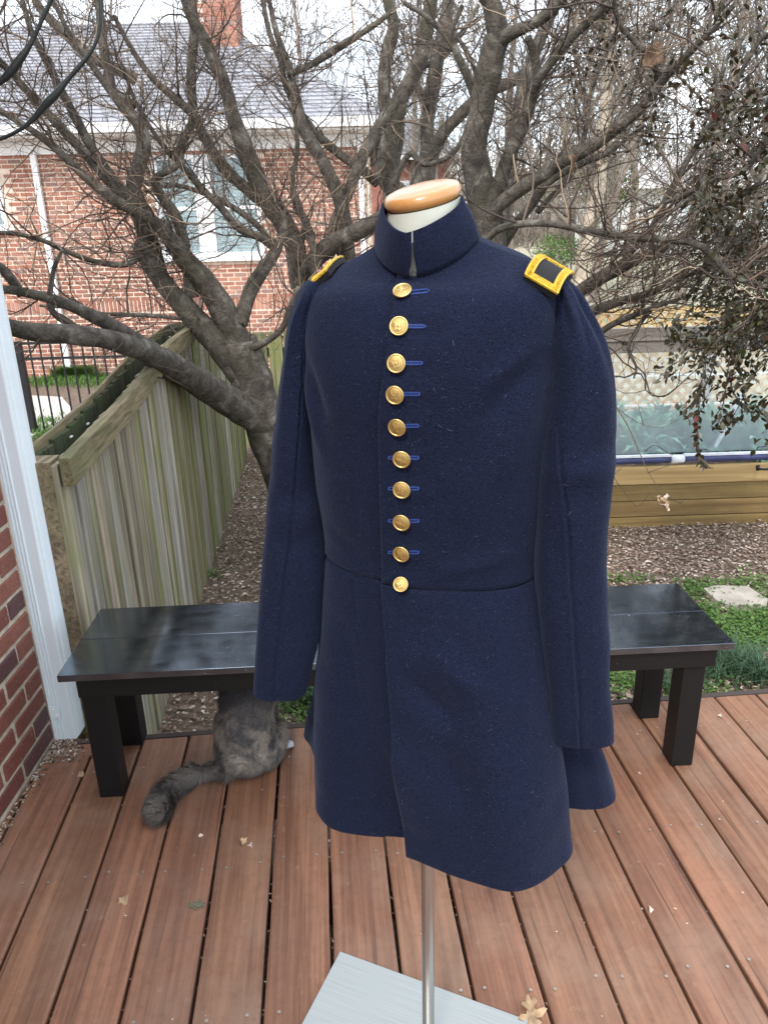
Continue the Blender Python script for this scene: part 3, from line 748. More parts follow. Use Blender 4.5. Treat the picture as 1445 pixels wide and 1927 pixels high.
# rolled tarp along the bottom of the film
def roll(x0, x1, m, r):
    n = int((x1 - x0) / .05); pts = [bp(x0 + (x1 - x0) * i / n, -.005 + .004 * sin(i * 1.3), -.004 + .003 * noise.noise(Vector((i * .7, x0, 0)))) for i in range(n + 1)]
    V, F = tube(pts, [r * (1 + .12 * noise.noise(Vector((i * .9, x0, 3)))) for i in range(n + 1)], 10, n * 2, .12); mb = MB(); mb.add(V, F); mb.build('rolled_edge', m, bed, True)
xm = onY(1262, 860, 5.06).x - B0.x; xm2 = onY(1287, 860, 5.06).x - B0.x
roll(0, xm, MT['tarp'], .025); roll(xm, xm2, MT['tarpw'], .030); roll(xm2, BL, MT['tarp'], .026)
mb = MB()
for a, b_ in ((0, xm), (xm2, BL)): mb.box(bp((a + b_) / 2, -.01, .027), (b_ - a, .03, .014), (BX, BY, ZZ))
mb.build('white_edging', MT['tarpw'], bed)
# frame: rails and posts
ZT = onY(1250, 662, 5.1).z
for z0, z1, dy in ((ZT, ZT + .075, 0.0), (ZT + .078, ZT + .165, -.012)):
    o = link('rail', bevbox((BL, .04, z1 - z0), .003), MT['greywood'], bed); at(o, bp(BL / 2, .03 + dy, (z0 + z1) / 2)); o.rotation_euler = (0, 0, BA)
hq = onY(1177, 646, 5.03); mb = MB(); mb.box(hq, (.05, .012, .028)); mb.build('latch', MT['blackmetal'], bed)
for x in (.02, BL):
    o = link('post', bevbox((.05, .05, ZT + .1), .003), MT['greywood'], bed); at(o, bp(x, .10, ZT / 2 - .06)); o.rotation_euler = (0, 0, BA)
for x in (.02, 1.6, 3.1):
    mb = MB(); mb.box(bp(x, 1.25, .35), (.05, .05, .95), (BX, BY, ZZ)); mb.build('post', MT['greywood'], bed)
mb = MB(); mb.box(bp(BL / 2, 1.2, .02), (BL, .04, .10), (BX, BY, ZZ)); mb.build('rail', MT['greywood'], bed)
mb = MB(); mb.box(bp(BL / 2, 1.19, .115), (BL, .02, .014), (BX, BY, ZZ)); mb.box(bp(BL / 2, .9, .42), (BL, .02, .012), (BX, BY, ZZ)); mb.build('white_edging', MT['whitefar'], bed)
# front film
nx_, nz_ = 90, 20; V = []; 
for j in range(nz_ + 1):
    for i in range(nx_ + 1):
        xx = BL * i / nx_; zz = .03 + (ZT - .03) * j / nz_
        V.append(bp(xx, .045 + .012 * noise.noise(Vector((xx * 2.5, zz * 1.2, 0))) + .004 * noise.noise(Vector((xx * 9, zz * 3, 0))), zz))
F = [(j * (nx_ + 1) + i, j * (nx_ + 1) + i + 1, (j + 1) * (nx_ + 1) + i + 1, (j + 1) * (nx_ + 1) + i) for j in range(nz_) for i in range(nx_)]
mb = MB(); mb.add(V, F); mb.build('film', MT['film'], bed, True)
mb = MB()      # the folded corner of the film on the right
p0, p1 = onY(1405, 720, 5.3), onY(1340, 850, 5.3)
V, F = tube([p0, (p0 + p1) / 2 + Vector((.01, 0, .01)), p1], [.014, .02, .014], 8); mb.add(V, F); mb.build('film_fold', MT['tarpw'], bed, True)
# leafy greens inside
kv = []; kf = []
def leafquad(V_, F_, p, d, up, ln, wd, fold=.25):
    s = d.cross(up).normalized(); n = s.cross(d).normalized(); b0 = len(V_)
    V_ += [tuple(p), tuple(p + d * ln * .45 + s * wd * .5 + n * wd * fold), tuple(p + d * ln + n * (-ln * .12)), tuple(p + d * ln * .45 - s * wd * .5 + n * wd * fold), tuple(p + d * ln * .5)]
    F_ += [(b0, b0 + 4, b0 + 1), (b0 + 1, b0 + 4, b0 + 2), (b0, b0 + 3, b0 + 4), (b0 + 3, b0 + 2, b0 + 4)]
def rdir(z0=-.2, z1=1):
    a = rnd.uniform(0, 2 * pi); z = rnd.uniform(z0, z1); r = sqrt(max(0, 1 - z * z)); return Vector((r * cos(a), r * sin(a), z))
for i_ in range(26):
    x = .05 + i_ * .138; hgt = .29 + .05 * sin(x * 2.3) + (.07 if x > 1.6 else 0) + rnd.uniform(-.03, .03); c = bp(x, rnd.uniform(.25, .75), -.07)
    V_, F_ = [], []
    for _ in range(170):
        d = rdir(-.1, 1); t_ = rnd.random() ** .4
        p = c + Vector((d.x * .14, d.y * .2, abs(d.z) * hgt)) * t_ + Vector((0, 0, .02))
        leafquad(V_, F_, p, (d + rdir(-1, 1) * .6).normalized(), ZZ if abs(d.z) < .9 else Vector((1, 0, 0)), rnd.uniform(.06, .12), rnd.uniform(.04, .08))
    mb = MB(); mb.add(V_, F_); mb.build('leafy_plant', MT['kale'], bed)

# diagonal lattice panel behind the bed
lat = thing('lattice_fence', 'tan diagonal lattice panel standing behind the plastic cold frame', 'lattice', (2.9, 6.75, GZ))
LX0, LX1, LZ0, LZ1, LY = 1.3, 5.2, .02, onY(1250, 588, 6.75).z, 6.75
lm = 0
def slat(x0, x1, z0, z1, y):
    ln = sqrt((x1 - x0) ** 2 + (z1 - z0) ** 2); a = atan2(z1 - z0, x1 - x0)
    o = link('slat', bevbox((ln, .009, .038), .0015), MT['lattice'], lat); at(o, ((x0 + x1) / 2, y, (z0 + z1) / 2)); o.rotation_euler = (0, -a, 0)
hh = LZ1 - LZ0; x = LX0 - hh
while x < LX1:
    for sgn, yy in ((1, LY), (-1, LY + .011)):
        a, c = (x, x + hh) ; z0, z1 = (LZ0, LZ1) if sgn > 0 else (LZ1, LZ0)
        ca, cc = max(a, LX0), min(c, LX1)
        if cc - ca > .05:
            za = z0 + (z1 - z0) * (ca - a) / (c - a); zc = z0 + (z1 - z0) * (cc - a) / (c - a); slat(ca, cc, za, zc, yy)
    x += .115
for z in (LZ0 - .02, LZ1 + .02):
    o = link('rail', bevbox((LX1 - LX0, .036, .05), .003), MT['lattice'], lat); at(o, ((LX0 + LX1) / 2, LY + .004, z))
for x in (LX0 - .04, 3.2, LX1 + .04):
    o = link('post', bevbox((.085, .085, LZ1 - GZ + .1), .004), MT['lattice'], lat); at(o, (x, LY + .07, (LZ1 + GZ) / 2))

# flagstone
sp = [onz(*q, GZ) for q in ((1322, 1116), (1345, 1110), (1405, 1113), (1442, 1138), (1440, 1148), (1372, 1150), (1345, 1140))]
mb = MB(); n = len(sp); tp = [Vector((p.x, p.y, GZ + .035 + rnd.uniform(-.004, .004))) for p in sp]
mb.add(tp + [p - Vector((0, 0, .07)) for p in tp] + [sum(tp, Vector()) / n + Vector((0, 0, .004))], [(i, (i + 1) % n, 2 * n) for i in range(n)] + [(i, (i + 1) % n, n + (i + 1) % n, n + i) for i in range(n)])
tag(mb.build('stepping_stone', MT['stone']), 'flat beige stepping stone in green weeds right of the bench', 'stepping stone')

# leaf litter and mulch
LV, LF = [], []
def litter(n, xr, yr, smin, smax, cond=None):
    for _ in range(n):
        x, y = rnd.uniform(*xr), rnd.uniform(*yr)
        if cond and not cond(x, y): continue
        s = rnd.uniform(smin, smax); z = ground_z(x, y) + .004 + rnd.random() ** 2 * .022
        leafquad(LV, LF, Vector((x, y, z)), rdir(-.25, .35), ZZ, s * 1.6, s, rnd.uniform(-.3, .4))
fenx = lambda y: F0.x - (y - 2.13) * tan(FA)
litter(26000, (-1.3, .9), (2.1, 7.6), .007, .019, lambda x, y: x > fenx(y) + .01)
litter(26000, (.9, 3.6), (2.3, 5.05), .008, .021)
litter(1500, (-1.3, 3.6), (2.15, 7.4), .022, .042, lambda x, y: x > fenx(y) + .03)
mb = MB(); mb.add(LV, LF); tag(mb.build('leaf_litter', MT['litter']), 'brown fallen leaves and mulch covering the yard', kind='stuff')
# grass and weeds
GV, GF = [], []
def blade(x, y, h, w_=.003, lean=.5):
    z = ground_z(x, y); a = rnd.uniform(0, 2 * pi); d = Vector((cos(a), sin(a), 0)); s = Vector((-d.y, d.x, 0)) * w_
    p = Vector((x, y, z)); b0 = len(GV); m_ = p + d * h * lean * .35 + ZZ * h * .6; tpt = p + d * h * lean + ZZ * h * .9
    GV.extend([tuple(p - s), tuple(p + s), tuple(m_ + s), tuple(m_ - s), tuple(tpt)]); GF.extend([(b0, b0 + 1, b0 + 2), (b0, b0 + 2, b0 + 3), (b0 + 3, b0 + 2, b0 + 4)])
def weeds(cx, cy, rx, ry, n, s0=.010, s1=.022, zh=.05):
    for _ in range(n):
        x, y = rnd.gauss(cx, rx * .5), rnd.gauss(cy, ry * .5)
        if y < 2.16: continue
        p = Vector((x, y, ground_z(x, y) + rnd.random() * zh)); s = rnd.uniform(s0, s1)
        leafquad(GV, GF, p, rdir(-.2, .8), ZZ, s * 1.2, s, .2)
for (px, py, rx, ry, n) in ((1310, 1112, .16, .12, 350), (1330, 1165, .10, .25, 700), (1400, 1195, .30, .24, 1700), (1445, 1125, .12, .35, 400), (1370, 1102, .35, .05, 250), (1180, 1094, .16, .05, 130), (1370, 1215, .28, .12, 500), (1430, 1165, .22, .16, 700),
                            (1160, 1290, .15, .12, 500), (1300, 1310, .25, .08, 300), (1195, 1225, .12, .1, 300), (590, 1320, .14, .3, 700), (400, 1085, .1, .08, 60)):
    p = onz(px, py, GZ); weeds(p.x, p.y, rx, ry, n)
def gcut(V_, F_): return [f for f in F_]
mb = MB(); mb.add(GV, [f for f in GF]); tag(mb.build('ground_weeds', MT['grass']), 'low bright green weeds creeping through the leaves right of the bench', kind='stuff')
GV, GF = [], []
for (px, py, n) in ((1372, 1262, 500), (1330, 1275, 250), (1425, 1285, 250), (1270, 1300, 160), (588, 1318, 200)):
    p = onz(px, py, GZ)
    for _ in range(n): blade(rnd.gauss(p.x, .06), rnd.gauss(p.y, .05), rnd.uniform(.08, .17), .0022, rnd.uniform(.4, 1.2))
mb = MB(); mb.add(GV, [f for f in GF]); tag(mb.build('grass_tufts', MT['tuft']), 'dark blue green grass tufts beside the right bench end', kind='stuff')
GV, GF = [], []
for _ in range(9000):
    p = onz(rnd.uniform(30, 330), rnd.choice((rnd.gauss(712, 7), rnd.gauss(700, 5), rnd.gauss(820, 14))), -.6)
    if p.y < 60: blade(p.x, p.y, rnd.uniform(.04, .12), .006, .6)
for _ in range(1600):
    p = onz(rnd.gauss(142, 16), 708, -.6); blade(p.x, p.y, rnd.uniform(.12, .3), .008, .8)
mb = MB(); mb.add(GV, [f for f in GF]); tag(mb.build('far_grass', MT['grass']), 'green grass at the foot of the brick house', kind='stuff')
# ================================================================== TREES
def twigs_from(starts, dirs, lens, rads, m=6, wob=.35, up=.08, seed=0):
    """vectorised random-walk twigs: returns P (n,m,3), R (n,m)"""
    r = np.random.default_rng(seed); n = len(starts); P = np.zeros((n, m, 3)); P[:, 0] = starts; d = dirs.copy()
    st = lens / (m - 1)
    for i in range(1, m):
        d = d + r.normal(0, wob, (n, 3)) * .5; d[:, 2] += up; d /= np.linalg.norm(d, axis=1, keepdims=True)
        P[:, i] = P[:, i - 1] + d * st[:, None]
    R = rads[:, None] * np.linspace(1, .35, m)[None]
    return P, R
def grow(paths, rads, n1, L1, r1, n2, L2, r2, n3=0, L3=0, r3=0, seed=0, up=.05, t0=.15, minr=.0008):
    """side twigs along limb polylines, then twigs on twigs"""
    r = np.random.default_rng(seed); S, D, Ln, Rd = [], [], [], []
    for P, R in zip(paths, rads):
        ln = np.linalg.norm(np.diff(P, axis=0), axis=1).sum(); k = max(1, int(n1 * ln))
        t = r.uniform(t0, 1, k) * (len(P) - 1); i = t.astype(int).clip(0, len(P) - 2); f = (t - i)[:, None]
        pos = P[i] * (1 - f) + P[i + 1] * f; T = P[i + 1] - P[i]; T /= np.linalg.norm(T, axis=1, keepdims=True) + 1e-9
        d = r.normal(0, 1, (k, 3)); d[:, 1] *= .7; d += T * .9; d[:, 2] += .35; d /= np.linalg.norm(d, axis=1, keepdims=True)
        S.append(pos); D.append(d); Ln.append(L1 * r.uniform(.35, 1.25, k)); Rd.append(np.minimum(r1 * r.uniform(.6, 1.3, k), R[i] * .8))
    S = np.vstack(S); D = np.vstack(D); Ln = np.concatenate(Ln); Rd = np.concatenate(Rd)
    keep = (S[:, 2] < 2.75 + .12 * (S[:, 1] - 4.5)) | (r.random(len(S)) < .12); S, D, Ln, Rd = S[keep], D[keep], Ln[keep], Rd[keep]
    out = []; P, R = twigs_from(S, D, Ln, Rd, 9, .45, up, seed + 1); out.append((P, R, 4))
    for (nk, Lk, rk) in ((n2, L2, r2), (n3, L3, r3)):
        if not nk: break
        n, m, _ = P.shape; idx = r.integers(0, n, int(n * nk)); j = r.integers(1, m - 1, len(idx))
        pos = P[idx, j]; T = P[idx, j + 1 if False else np.minimum(j + 1, m - 1)] - P[idx, j - 1]; T /= np.linalg.norm(T, axis=1, keepdims=True) + 1e-9
        d = r.normal(0, .8, (len(idx), 3)) + T * .9; d[:, 2] += .1; d /= np.linalg.norm(d, axis=1, keepdims=True)
        P, R = twigs_from(pos, d, Lk * r.uniform(.3, 1.3, len(idx)), np.maximum(minr, rk * r.uniform(.6, 1.2, len(idx))), 6, .5, up, seed + 7 + int(nk * 10)); out.append((P, R, 3))
    return out
def twig_object(name, outs, mat_, parent):
    Vs, Fs, b = [], [], 0
    for P, R, s in outs:
        V, F = many_tubes(P, R, s); Vs.append(V); Fs.append(F + b); b += len(V)
    V = np.vstack(Vs); F = np.vstack(Fs); me = np_mesh(name, V, F, True); me.materials.append(mat_)
    o = bpy.data.objects.new(name, me); COL.objects.link(o); o.parent = parent
    if parent: o.location = -wloc(parent)
    o['kind'] = 'stuff'; return o
def limb(tree, pts, name='branch', sides=14, seedv=0, bump=.13):
    """pts: (px, py, width_px, Y) along the limb, thick end first"""
    P, R = [], []
    for (x, y, w_, Y) in pts:
        p = onY(x, y, Y); D = (np.array(p) - EYE) @ FW; P.append(np.array(p)); R.append(w_ * D / FPX / 2)
    V, F = tube(P, R, sides if max(R) > .02 else 8, max(8, len(P) * 7), bump, seedv)
    mb = MB(); mb.add(V, F); mb.build(name, MT['bark'], tree, True)
    n = max(8, len(P) * 5); return catmull(P, n), catmull(np.array(R)[:, None], n)[:, 0]
def chain(pts, Y0, Y1):
    """(px,py,w) list -> with depth running from Y0 to Y1"""
    n = len(pts) - 1; return [(p[0], p[1], p[2], Y0 + (Y1 - Y0) * i / n) for i, p in enumerate(pts)]
# ---- tree 1: leaning, many limbed crape myrtle left of the coat
t1 = thing('crape_myrtle', 'bare many limbed tree whose low limb crosses the plank fence left of the coat', 'tree', onY(612, 1090, 4.7))
T1 = [
 ('trunk', chain([(625, 1120, 128), (585, 1000, 112), (548, 900, 96), (512, 825, 84), (487, 765, 82), (468, 700, 76), (452, 640, 68)], 4.75, 4.55)),
 ('branch', [(505, 800, 66, 4.62), (450, 768, 60, 4.5), (385, 727, 55, 4.25), (325, 690, 50, 3.8), (268, 660, 43, 3.22), (205, 640, 38, 2.9), (130, 630, 36, 2.75), (60, 624, 34, 2.7), (0, 612, 31, 2.65), (-70, 592, 28, 2.6)]),
 ('branch', [(345, 700, 34, 3.9), (290, 662, 32, 3.4), (238, 628, 29, 3.1), (180, 597, 25, 2.95), (120, 570, 21, 2.85), (60, 553, 18, 2.8), (5, 545, 15, 2.75), (-60, 560, 12, 2.7)]),
 ('branch', chain([(170, 640, 16), (135, 612, 15), (105, 592, 13), (94, 570, 12), (97, 535, 10), (104, 500, 8), (118, 470, 6)], 2.85, 2.8)),
 ('branch', chain([(42, 556, 17), (25, 530, 18), (5, 507, 18), (-20, 490, 15)], 2.8, 2.75)),
 ('branch', chain([(478, 735, 58), (430, 672, 50), (385, 620, 46), (345, 575, 42), (310, 535, 38), (280, 490, 35), (262, 457, 34)], 4.6, 4.35)),
 ('branch', chain([(455, 660, 56), (420, 585, 50), (385, 530, 44), (350, 490, 38), (322, 450, 32), (300, 425, 26), (270, 405, 21), (215, 375, 18), (160, 332, 16), (100, 275, 14), (45, 235, 12), (-30, 190, 10)], 4.6, 4.0)),
 ('branch', chain([(300, 520, 36), (285, 470, 36), (272, 430, 34), (262, 390, 32), (252, 350, 28), (262, 310, 27), (272, 270, 26), (262, 235, 24), (235, 205, 18), (200, 160, 14), (165, 110, 11), (130, 60, 9), (95, -10, 7)], 4.45, 4.3)),
 ('branch', chain([(262, 400, 24), (222, 350, 21), (180, 290, 19), (150, 235, 17), (118, 175, 16), (88, 115, 14), (60, 60, 11), (40, -10, 9)], 4.4, 4.1)),
 ('branch', chain([(275, 425, 22), (235, 375, 20), (180, 310, 20), (120, 245, 18), (60, 180, 15), (10, 125, 13), (-40, 80, 11)], 4.45, 4.0)),
 ('branch', chain([(362, 560, 26), (352, 500, 22), (345, 450, 20), (330, 405, 20), (305, 370, 18), (292, 345, 16), (300, 330, 14), (330, 315, 11), (345, 290, 8)], 4.5, 4.5)),
 ('branch', chain([(452, 610, 28), (462, 575, 28), (480, 530, 27), (508, 490, 24), (522, 465, 20), (533, 430, 14), (532, 400, 10)], 4.55, 4.75)),
 ('branch', chain([(520, 470, 14), (490, 447, 15), (450, 430, 15), (420, 395, 14), (385, 360, 13), (350, 320, 12), (320, 290, 10), (290, 250, 9), (255, 190, 7), (230, 120, 5)], 4.7, 4.5)),
 ('branch', chain([(525, 470, 12), (480, 420, 12), (430, 385, 11), (380, 362, 10), (330, 348, 9), (285, 347, 8), (255, 330, 6)], 4.7, 4.9)),
 ('branch', chain([(478, 655, 14), (505, 640, 13), (528, 622, 12), (540, 600, 12), (550, 570, 11), (562, 540, 8)], 4.45, 4.3)),
 ('branch', chain([(270, 480, 12), (235, 498, 11), (180, 492, 10), (130, 475, 9), (80, 452, 9), (30, 440, 8), (-30, 437, 7)], 4.3, 3.9)),
 ('branch', chain([(340, 600, 8), (300, 595, 8), (240, 592, 8), (190, 590, 7), (135, 580, 6), (75, 575, 5)], 4.35, 4.2)),
 ('branch', chain([(330, 300, 15), (345, 265, 16), (362, 230, 17), (362, 190, 17), (360, 130, 18), (366, 60, 18), (362, -10, 16)], 5.0, 5.2)),
 ('branch', chain([(250, 200, 22), (215, 175, 18), (205, 130, 17), (195, 85, 18), (190, 40, 16), (187, -10, 14)], 4.6, 4.8)),
 ('branch', chain([(255, 150, 20), (220, 130, 20), (170, 105, 20), (120, 60, 18), (80, 20, 17), (60, -15, 15)], 5.4, 5.4)),
]
P1s, R1s = [], []
for i_, (nm, c) in enumerate(T1):
    P, R = limb(t1, c, nm, 16, i_ * 3.1); P1s.append(P); R1s.append(R)
# ---- tree 2: limbs rising from behind the left shoulder
t2 = thing('crape_myrtle', 'bare tree forking upward from behind the left shoulder of the coat', 'tree', onY(640, 1050, 5.2))
T2 = [
 ('trunk', chain([(640, 1050, 95), (625, 850, 80), (608, 680, 68), (590, 590, 56), (572, 540, 46), (566, 510, 42)], 5.2, 5.2)),
 ('branch', chain([(568, 540, 40), (560, 500, 38), (553, 460, 37), (530, 415, 37), (500, 370, 36), (478, 320, 35), (460, 275, 33), (440, 225, 28), (428, 175, 24), (408, 125, 24), (385, 75, 22), (360, 30, 20), (345, -10, 18)], 5.2, 4.8)),
 ('branch', chain([(545, 450, 24), (510, 395, 22), (470, 360, 22), (430, 325, 22), (400, 285, 20), (378, 245, 18), (362, 215, 17), (330, 185, 15), (290, 150, 12), (250, 95, 10), (215, 30, 8)], 5.1, 4.9)),
 ('branch', chain([(568, 530, 30), (582, 500, 34), (610, 472, 36), (650, 447, 34), (700, 422, 32), (745, 395, 30), (790, 370, 28), (840, 355, 24)], 5.2, 4.7)),
 ('branch', chain([(612, 480, 34), (632, 450, 28), (655, 505, 27), (640, 400, 26), (640, 366, 26), (620, 325, 24), (600, 296, 24), (585, 262, 23), (565, 230, 22)], 5.2, 5.3)[:2] + chain([(655, 490, 27), (648, 420, 27), (636, 365, 26), (605, 300, 24), (570, 240, 22), (560, 200, 20), (545, 130, 14), (520, 60, 11), (505, -10, 9)], 5.3, 5.5)),
 ('branch', chain([(615, 470, 16), (632, 410, 18), (650, 375, 20), (672, 320, 22), (695, 270, 22), (722, 225, 22), (745, 190, 20)], 5.3, 5.5)),
 ('branch', chain([(560, 470, 14), (575, 420, 14), (562, 395, 15), (550, 340, 10), (560, 280, 8), (552, 200, 6)], 5.1, 5.0)),
 ('branch', chain([(600, 560, 13), (590, 500, 13), (588, 450, 12), (575, 410, 10)], 4.9, 4.9)),
 ('branch', chain([(712, 345, 20), (680, 318, 19), (640, 290, 17), (600, 255, 15), (560, 205, 14), (535, 150, 12), (530, 120, 11), (510, 70, 10), (498, 20, 9), (492, -15, 8)], 5.6, 5.4)),
 ('branch', chain([(540, 140, 10), (580, 125, 12), (620, 100, 13), (660, 75, 12), (700, 50, 10), (740, 20, 8)], 5.4, 5.5)),
]
P2s, R2s = [], []
for i_, (nm, c) in enumerate(T2):
    P, R = limb(t2, c, nm, 14, 40 + i_ * 2.3); P2s.append(P); R2s.append(R)
# ---- tree 3: smooth upright stems just above the neck, farther back
t3 = thing('crape_myrtle', 'slender upright bare stems directly behind the dress form neck', 'tree', onY(800, 700, 6.4))
T3 = [
 ('trunk', chain([(800, 720, 90), (790, 560, 74), (788, 440, 60), (790, 380, 52), (798, 335, 44), (806, 300, 38), (812, 275, 36)], 6.4, 6.4)),
 ('branch', chain([(808, 290, 30), (803, 250, 26), (806, 215, 27), (815, 160, 28), (824, 105, 27), (836, 50, 25), (845, -10, 22)], 6.4, 6.5)),
 ('branch', chain([(815, 275, 26), (845, 238, 22), (887, 196, 22), (925, 170, 21), (955, 158, 20), (985, 140, 20), (1004, 138, 18)], 6.4, 6.2)),
 ('branch', chain([(795, 400, 40), (745, 360, 36), (724, 330, 34), (728, 290, 34), (740, 240, 34), (752, 190, 32), (775, 145, 30), (795, 95, 28), (805, 45, 27), (812, -10, 26)], 6.3, 6.1)),
 ('branch', chain([(740, 250, 26), (725, 200, 24), (722, 150, 24), (728, 100, 25), (740, 50, 23), (730, 0, 20), (728, -20, 18)], 6.2, 6.2)),
 ('branch', chain([(745, 420, 40), (735, 330, 34), (745, 270, 30), (752, 220, 22)], 6.7, 6.7)),
 ('branch', chain([(805, 200, 14), (785, 160, 14), (790, 130, 10), (830, 110, 12), (870, 60, 10), (900, 10, 8)], 6.4, 6.6)),
 ('branch', chain([(740, 350, 10), (770, 290, 12), (800, 310, 10), (850, 290, 10), (880, 240, 9), (900, 170, 8), (880, 100, 8), (850, 60, 7)], 6.0, 5.8)),
 ('branch', chain([(895, 200, 12), (885, 150, 12), (865, 110, 12), (840, 70, 11), (800, 30, 10), (760, 5, 9)], 5.2, 5.4)),
]
P3s, R3s = [], []
for i_, (nm, c) in enumerate(T3):
    P, R = limb(t3, c, nm, 14, 70 + i_ * 2.3); P3s.append(P); R3s.append(R)
# ---- tree 4: thick trunk right of the neck with a long limb sweeping up to the right
t4 = thing('crape_myrtle', 'thick scarred trunk right of the neck with a long limb sweeping up to the right', 'tree', onY(925, 1000, 4.6))
T4 = [
 ('trunk', chain([(930, 1000, 95), (925, 720, 80), (922, 520, 68), (920, 430, 62), (910, 390, 58), (900, 330, 54), (891, 285, 50), (896, 245, 48), (905, 215, 46), (912, 170, 48), (920, 130, 50), (932, 85, 48), (940, 60, 44)], 4.6, 4.4)),
 ('branch', chain([(938, 70, 40), (932, 35, 40), (922, 5, 36), (905, -25, 32)], 4.4, 4.35)),
 ('branch', chain([(935, 80, 30), (962, 62, 24), (1000, 45, 22), (1035, 22, 20), (1065, -10, 18)], 4.4, 4.2)),
 ('branch', chain([(922, 400, 30), (930, 370, 28), (945, 330, 27), (958, 290, 26), (975, 255, 25), (990, 215, 23), (1003, 175, 20), (1010, 140, 18), (1003, 95, 16), (992, 70, 14)], 4.5, 4.3)),
 ('branch', chain([(1000, 170, 18), (1020, 140, 18), (1050, 100, 18), (1075, 70, 18), (1105, 45, 14), (1140, 10, 11)], 4.3, 4.0)),
 ('branch', chain([(918, 415, 28), (940, 385, 27), (980, 355, 26), (1020, 330, 25), (1060, 303, 25), (1100, 283, 24), (1140, 255, 24), (1180, 225, 22), (1215, 195, 20), (1240, 160, 18), (1265, 130, 15), (1300, 95, 13), (1340, 55, 11), (1380, 10, 9)], 4.5, 3.7)),
 ('branch', chain([(1228, 180, 14), (1235, 140, 12), (1220, 105, 12), (1190, 75, 11), (1165, 45, 10), (1155, 0, 9)], 4.0, 3.9)),
 ('branch', chain([(935, 450, 34), (942, 420, 34), (950, 350, 32), (962, 280, 28), (975, 210, 26), (985, 160, 24), (1005, 100, 24), (1030, 40, 22), (1045, -10, 20)], 5.6, 5.8)),
 ('branch', chain([(940, 470, 20), (968, 425, 18), (1000, 385, 16), (1030, 345, 14), (1062, 325, 12), (1100, 305, 12), (1140, 290, 10), (1180, 260, 8), (1215, 235, 6)], 4.7, 4.4)),
 ('branch', chain([(905, 480, 12), (922, 445, 13), (950, 427, 13), (1000, 420, 13), (1050, 423, 13), (1100, 433, 14), (1150, 442, 14), (1200, 448, 13), (1260, 452, 13), (1305, 458, 12), (1340, 480, 12), (1362, 507, 12), (1395, 528, 11), (1445, 540, 10), (1500, 545, 9)], 3.9, 2.9)),
 ('branch', chain([(1060, 570, 26), (1110, 535, 26), (1150, 512, 26), (1190, 492, 24), (1240, 470, 18), (1290, 440, 14), (1350, 395, 12), (1420, 350, 9), (1480, 310, 8)], 4.2, 3.6)),
 ('branch', chain([(1080, 600, 18), (1130, 580, 18), (1180, 563, 16), (1230, 548, 12), (1290, 520, 9), (1350, 500, 7)], 4.0, 3.7)),
 ('branch', chain([(1110, 640, 12), (1150, 612, 12), (1190, 595, 11), (1240, 575, 9), (1300, 555, 6)], 3.9, 3.6)),
 ('branch', chain([(1235, 570, 9), (1210, 600, 9), (1195, 625, 8), (1182, 655, 7), (1196, 690, 5), (1192, 712, 4)], 3.8, 3.7)),
 ('branch', chain([(1010, 400, 12), (1070, 330, 12), (1100, 250, 10), (1110, 180, 9), (1140, 100, 8), (1180, 20, 7)], 4.9, 5.0)),
 ('branch', chain([(900, 200, 16), (880, 150, 14), (862, 105, 13), (850, 60, 11), (870, 10, 9)], 4.5, 4.4)),
 ('branch', chain([(1180, 480, 16), (1225, 430, 14), (1260, 360, 12), (1300, 290, 11), (1345, 220, 10), (1390, 140, 8), (1440, 60, 7)], 4.0, 3.6)),
 ('branch', chain([(1445, 260, 10), (1400, 320, 10), (1340, 340, 9), (1280, 370, 8), (1200, 400, 6)], 3.2, 3.4)),
]
P4s, R4s = [], []
for i_, (nm, c) in enumerate(T4):
    P, R = limb(t4, c, nm, 14, 110 + i_ * 2.3); P4s.append(P); R4s.append(R)
# dangling twig with a curled dead leaf cluster, right of the coat
def near_twig(pts, r0, r1, parent=None):
    P = [np.array(onY(x, y, Y)) for x, y, Y in pts]; V, F = tube(P, list(np.linspace(r0, r1, len(P))), 6, len(P) * 6, .1); return V, F, P
mb = MB()
for pts in ([(1120, 700, 3.3), (1152, 755, 3.3), (1180, 800, 3.28), (1200, 845, 3.27), (1215, 880, 3.26), (1235, 915, 3.25), (1248, 940, 3.25)],
            [(1160, 768, 3.3), (1200, 795, 3.3), (1240, 805, 3.3), (1265, 795, 3.3), (1282, 785, 3.3)], [(1212, 850, 3.27), (1232, 838, 3.25), (1262, 856, 3.25)], [(1218, 890, 3.26), (1245, 880, 3.2), (1285, 870, 3.2), (1330, 866, 3.2)],
            [(1148, 905, 3.3), (1165, 915, 3.3), (1185, 940, 3.3), (1200, 952, 3.3), (1225, 925, 3.3)], [(1210, 800, 3.3), (1200, 760, 3.3)], [(1165, 915, 3.3), (1155, 895, 3.3), (1170, 880, 3.3)], [(1248, 930, 3.25), (1275, 945, 3.25), (1292, 938, 3.25)], [(1275, 945, 3.25), (1290, 952, 3.25)]):
    V, F, _ = near_twig(pts, .0035 if len(pts) > 6 else .0018, .0011); mb.add(V, F)
mb.build('twig', MT['twig'], t4, True)
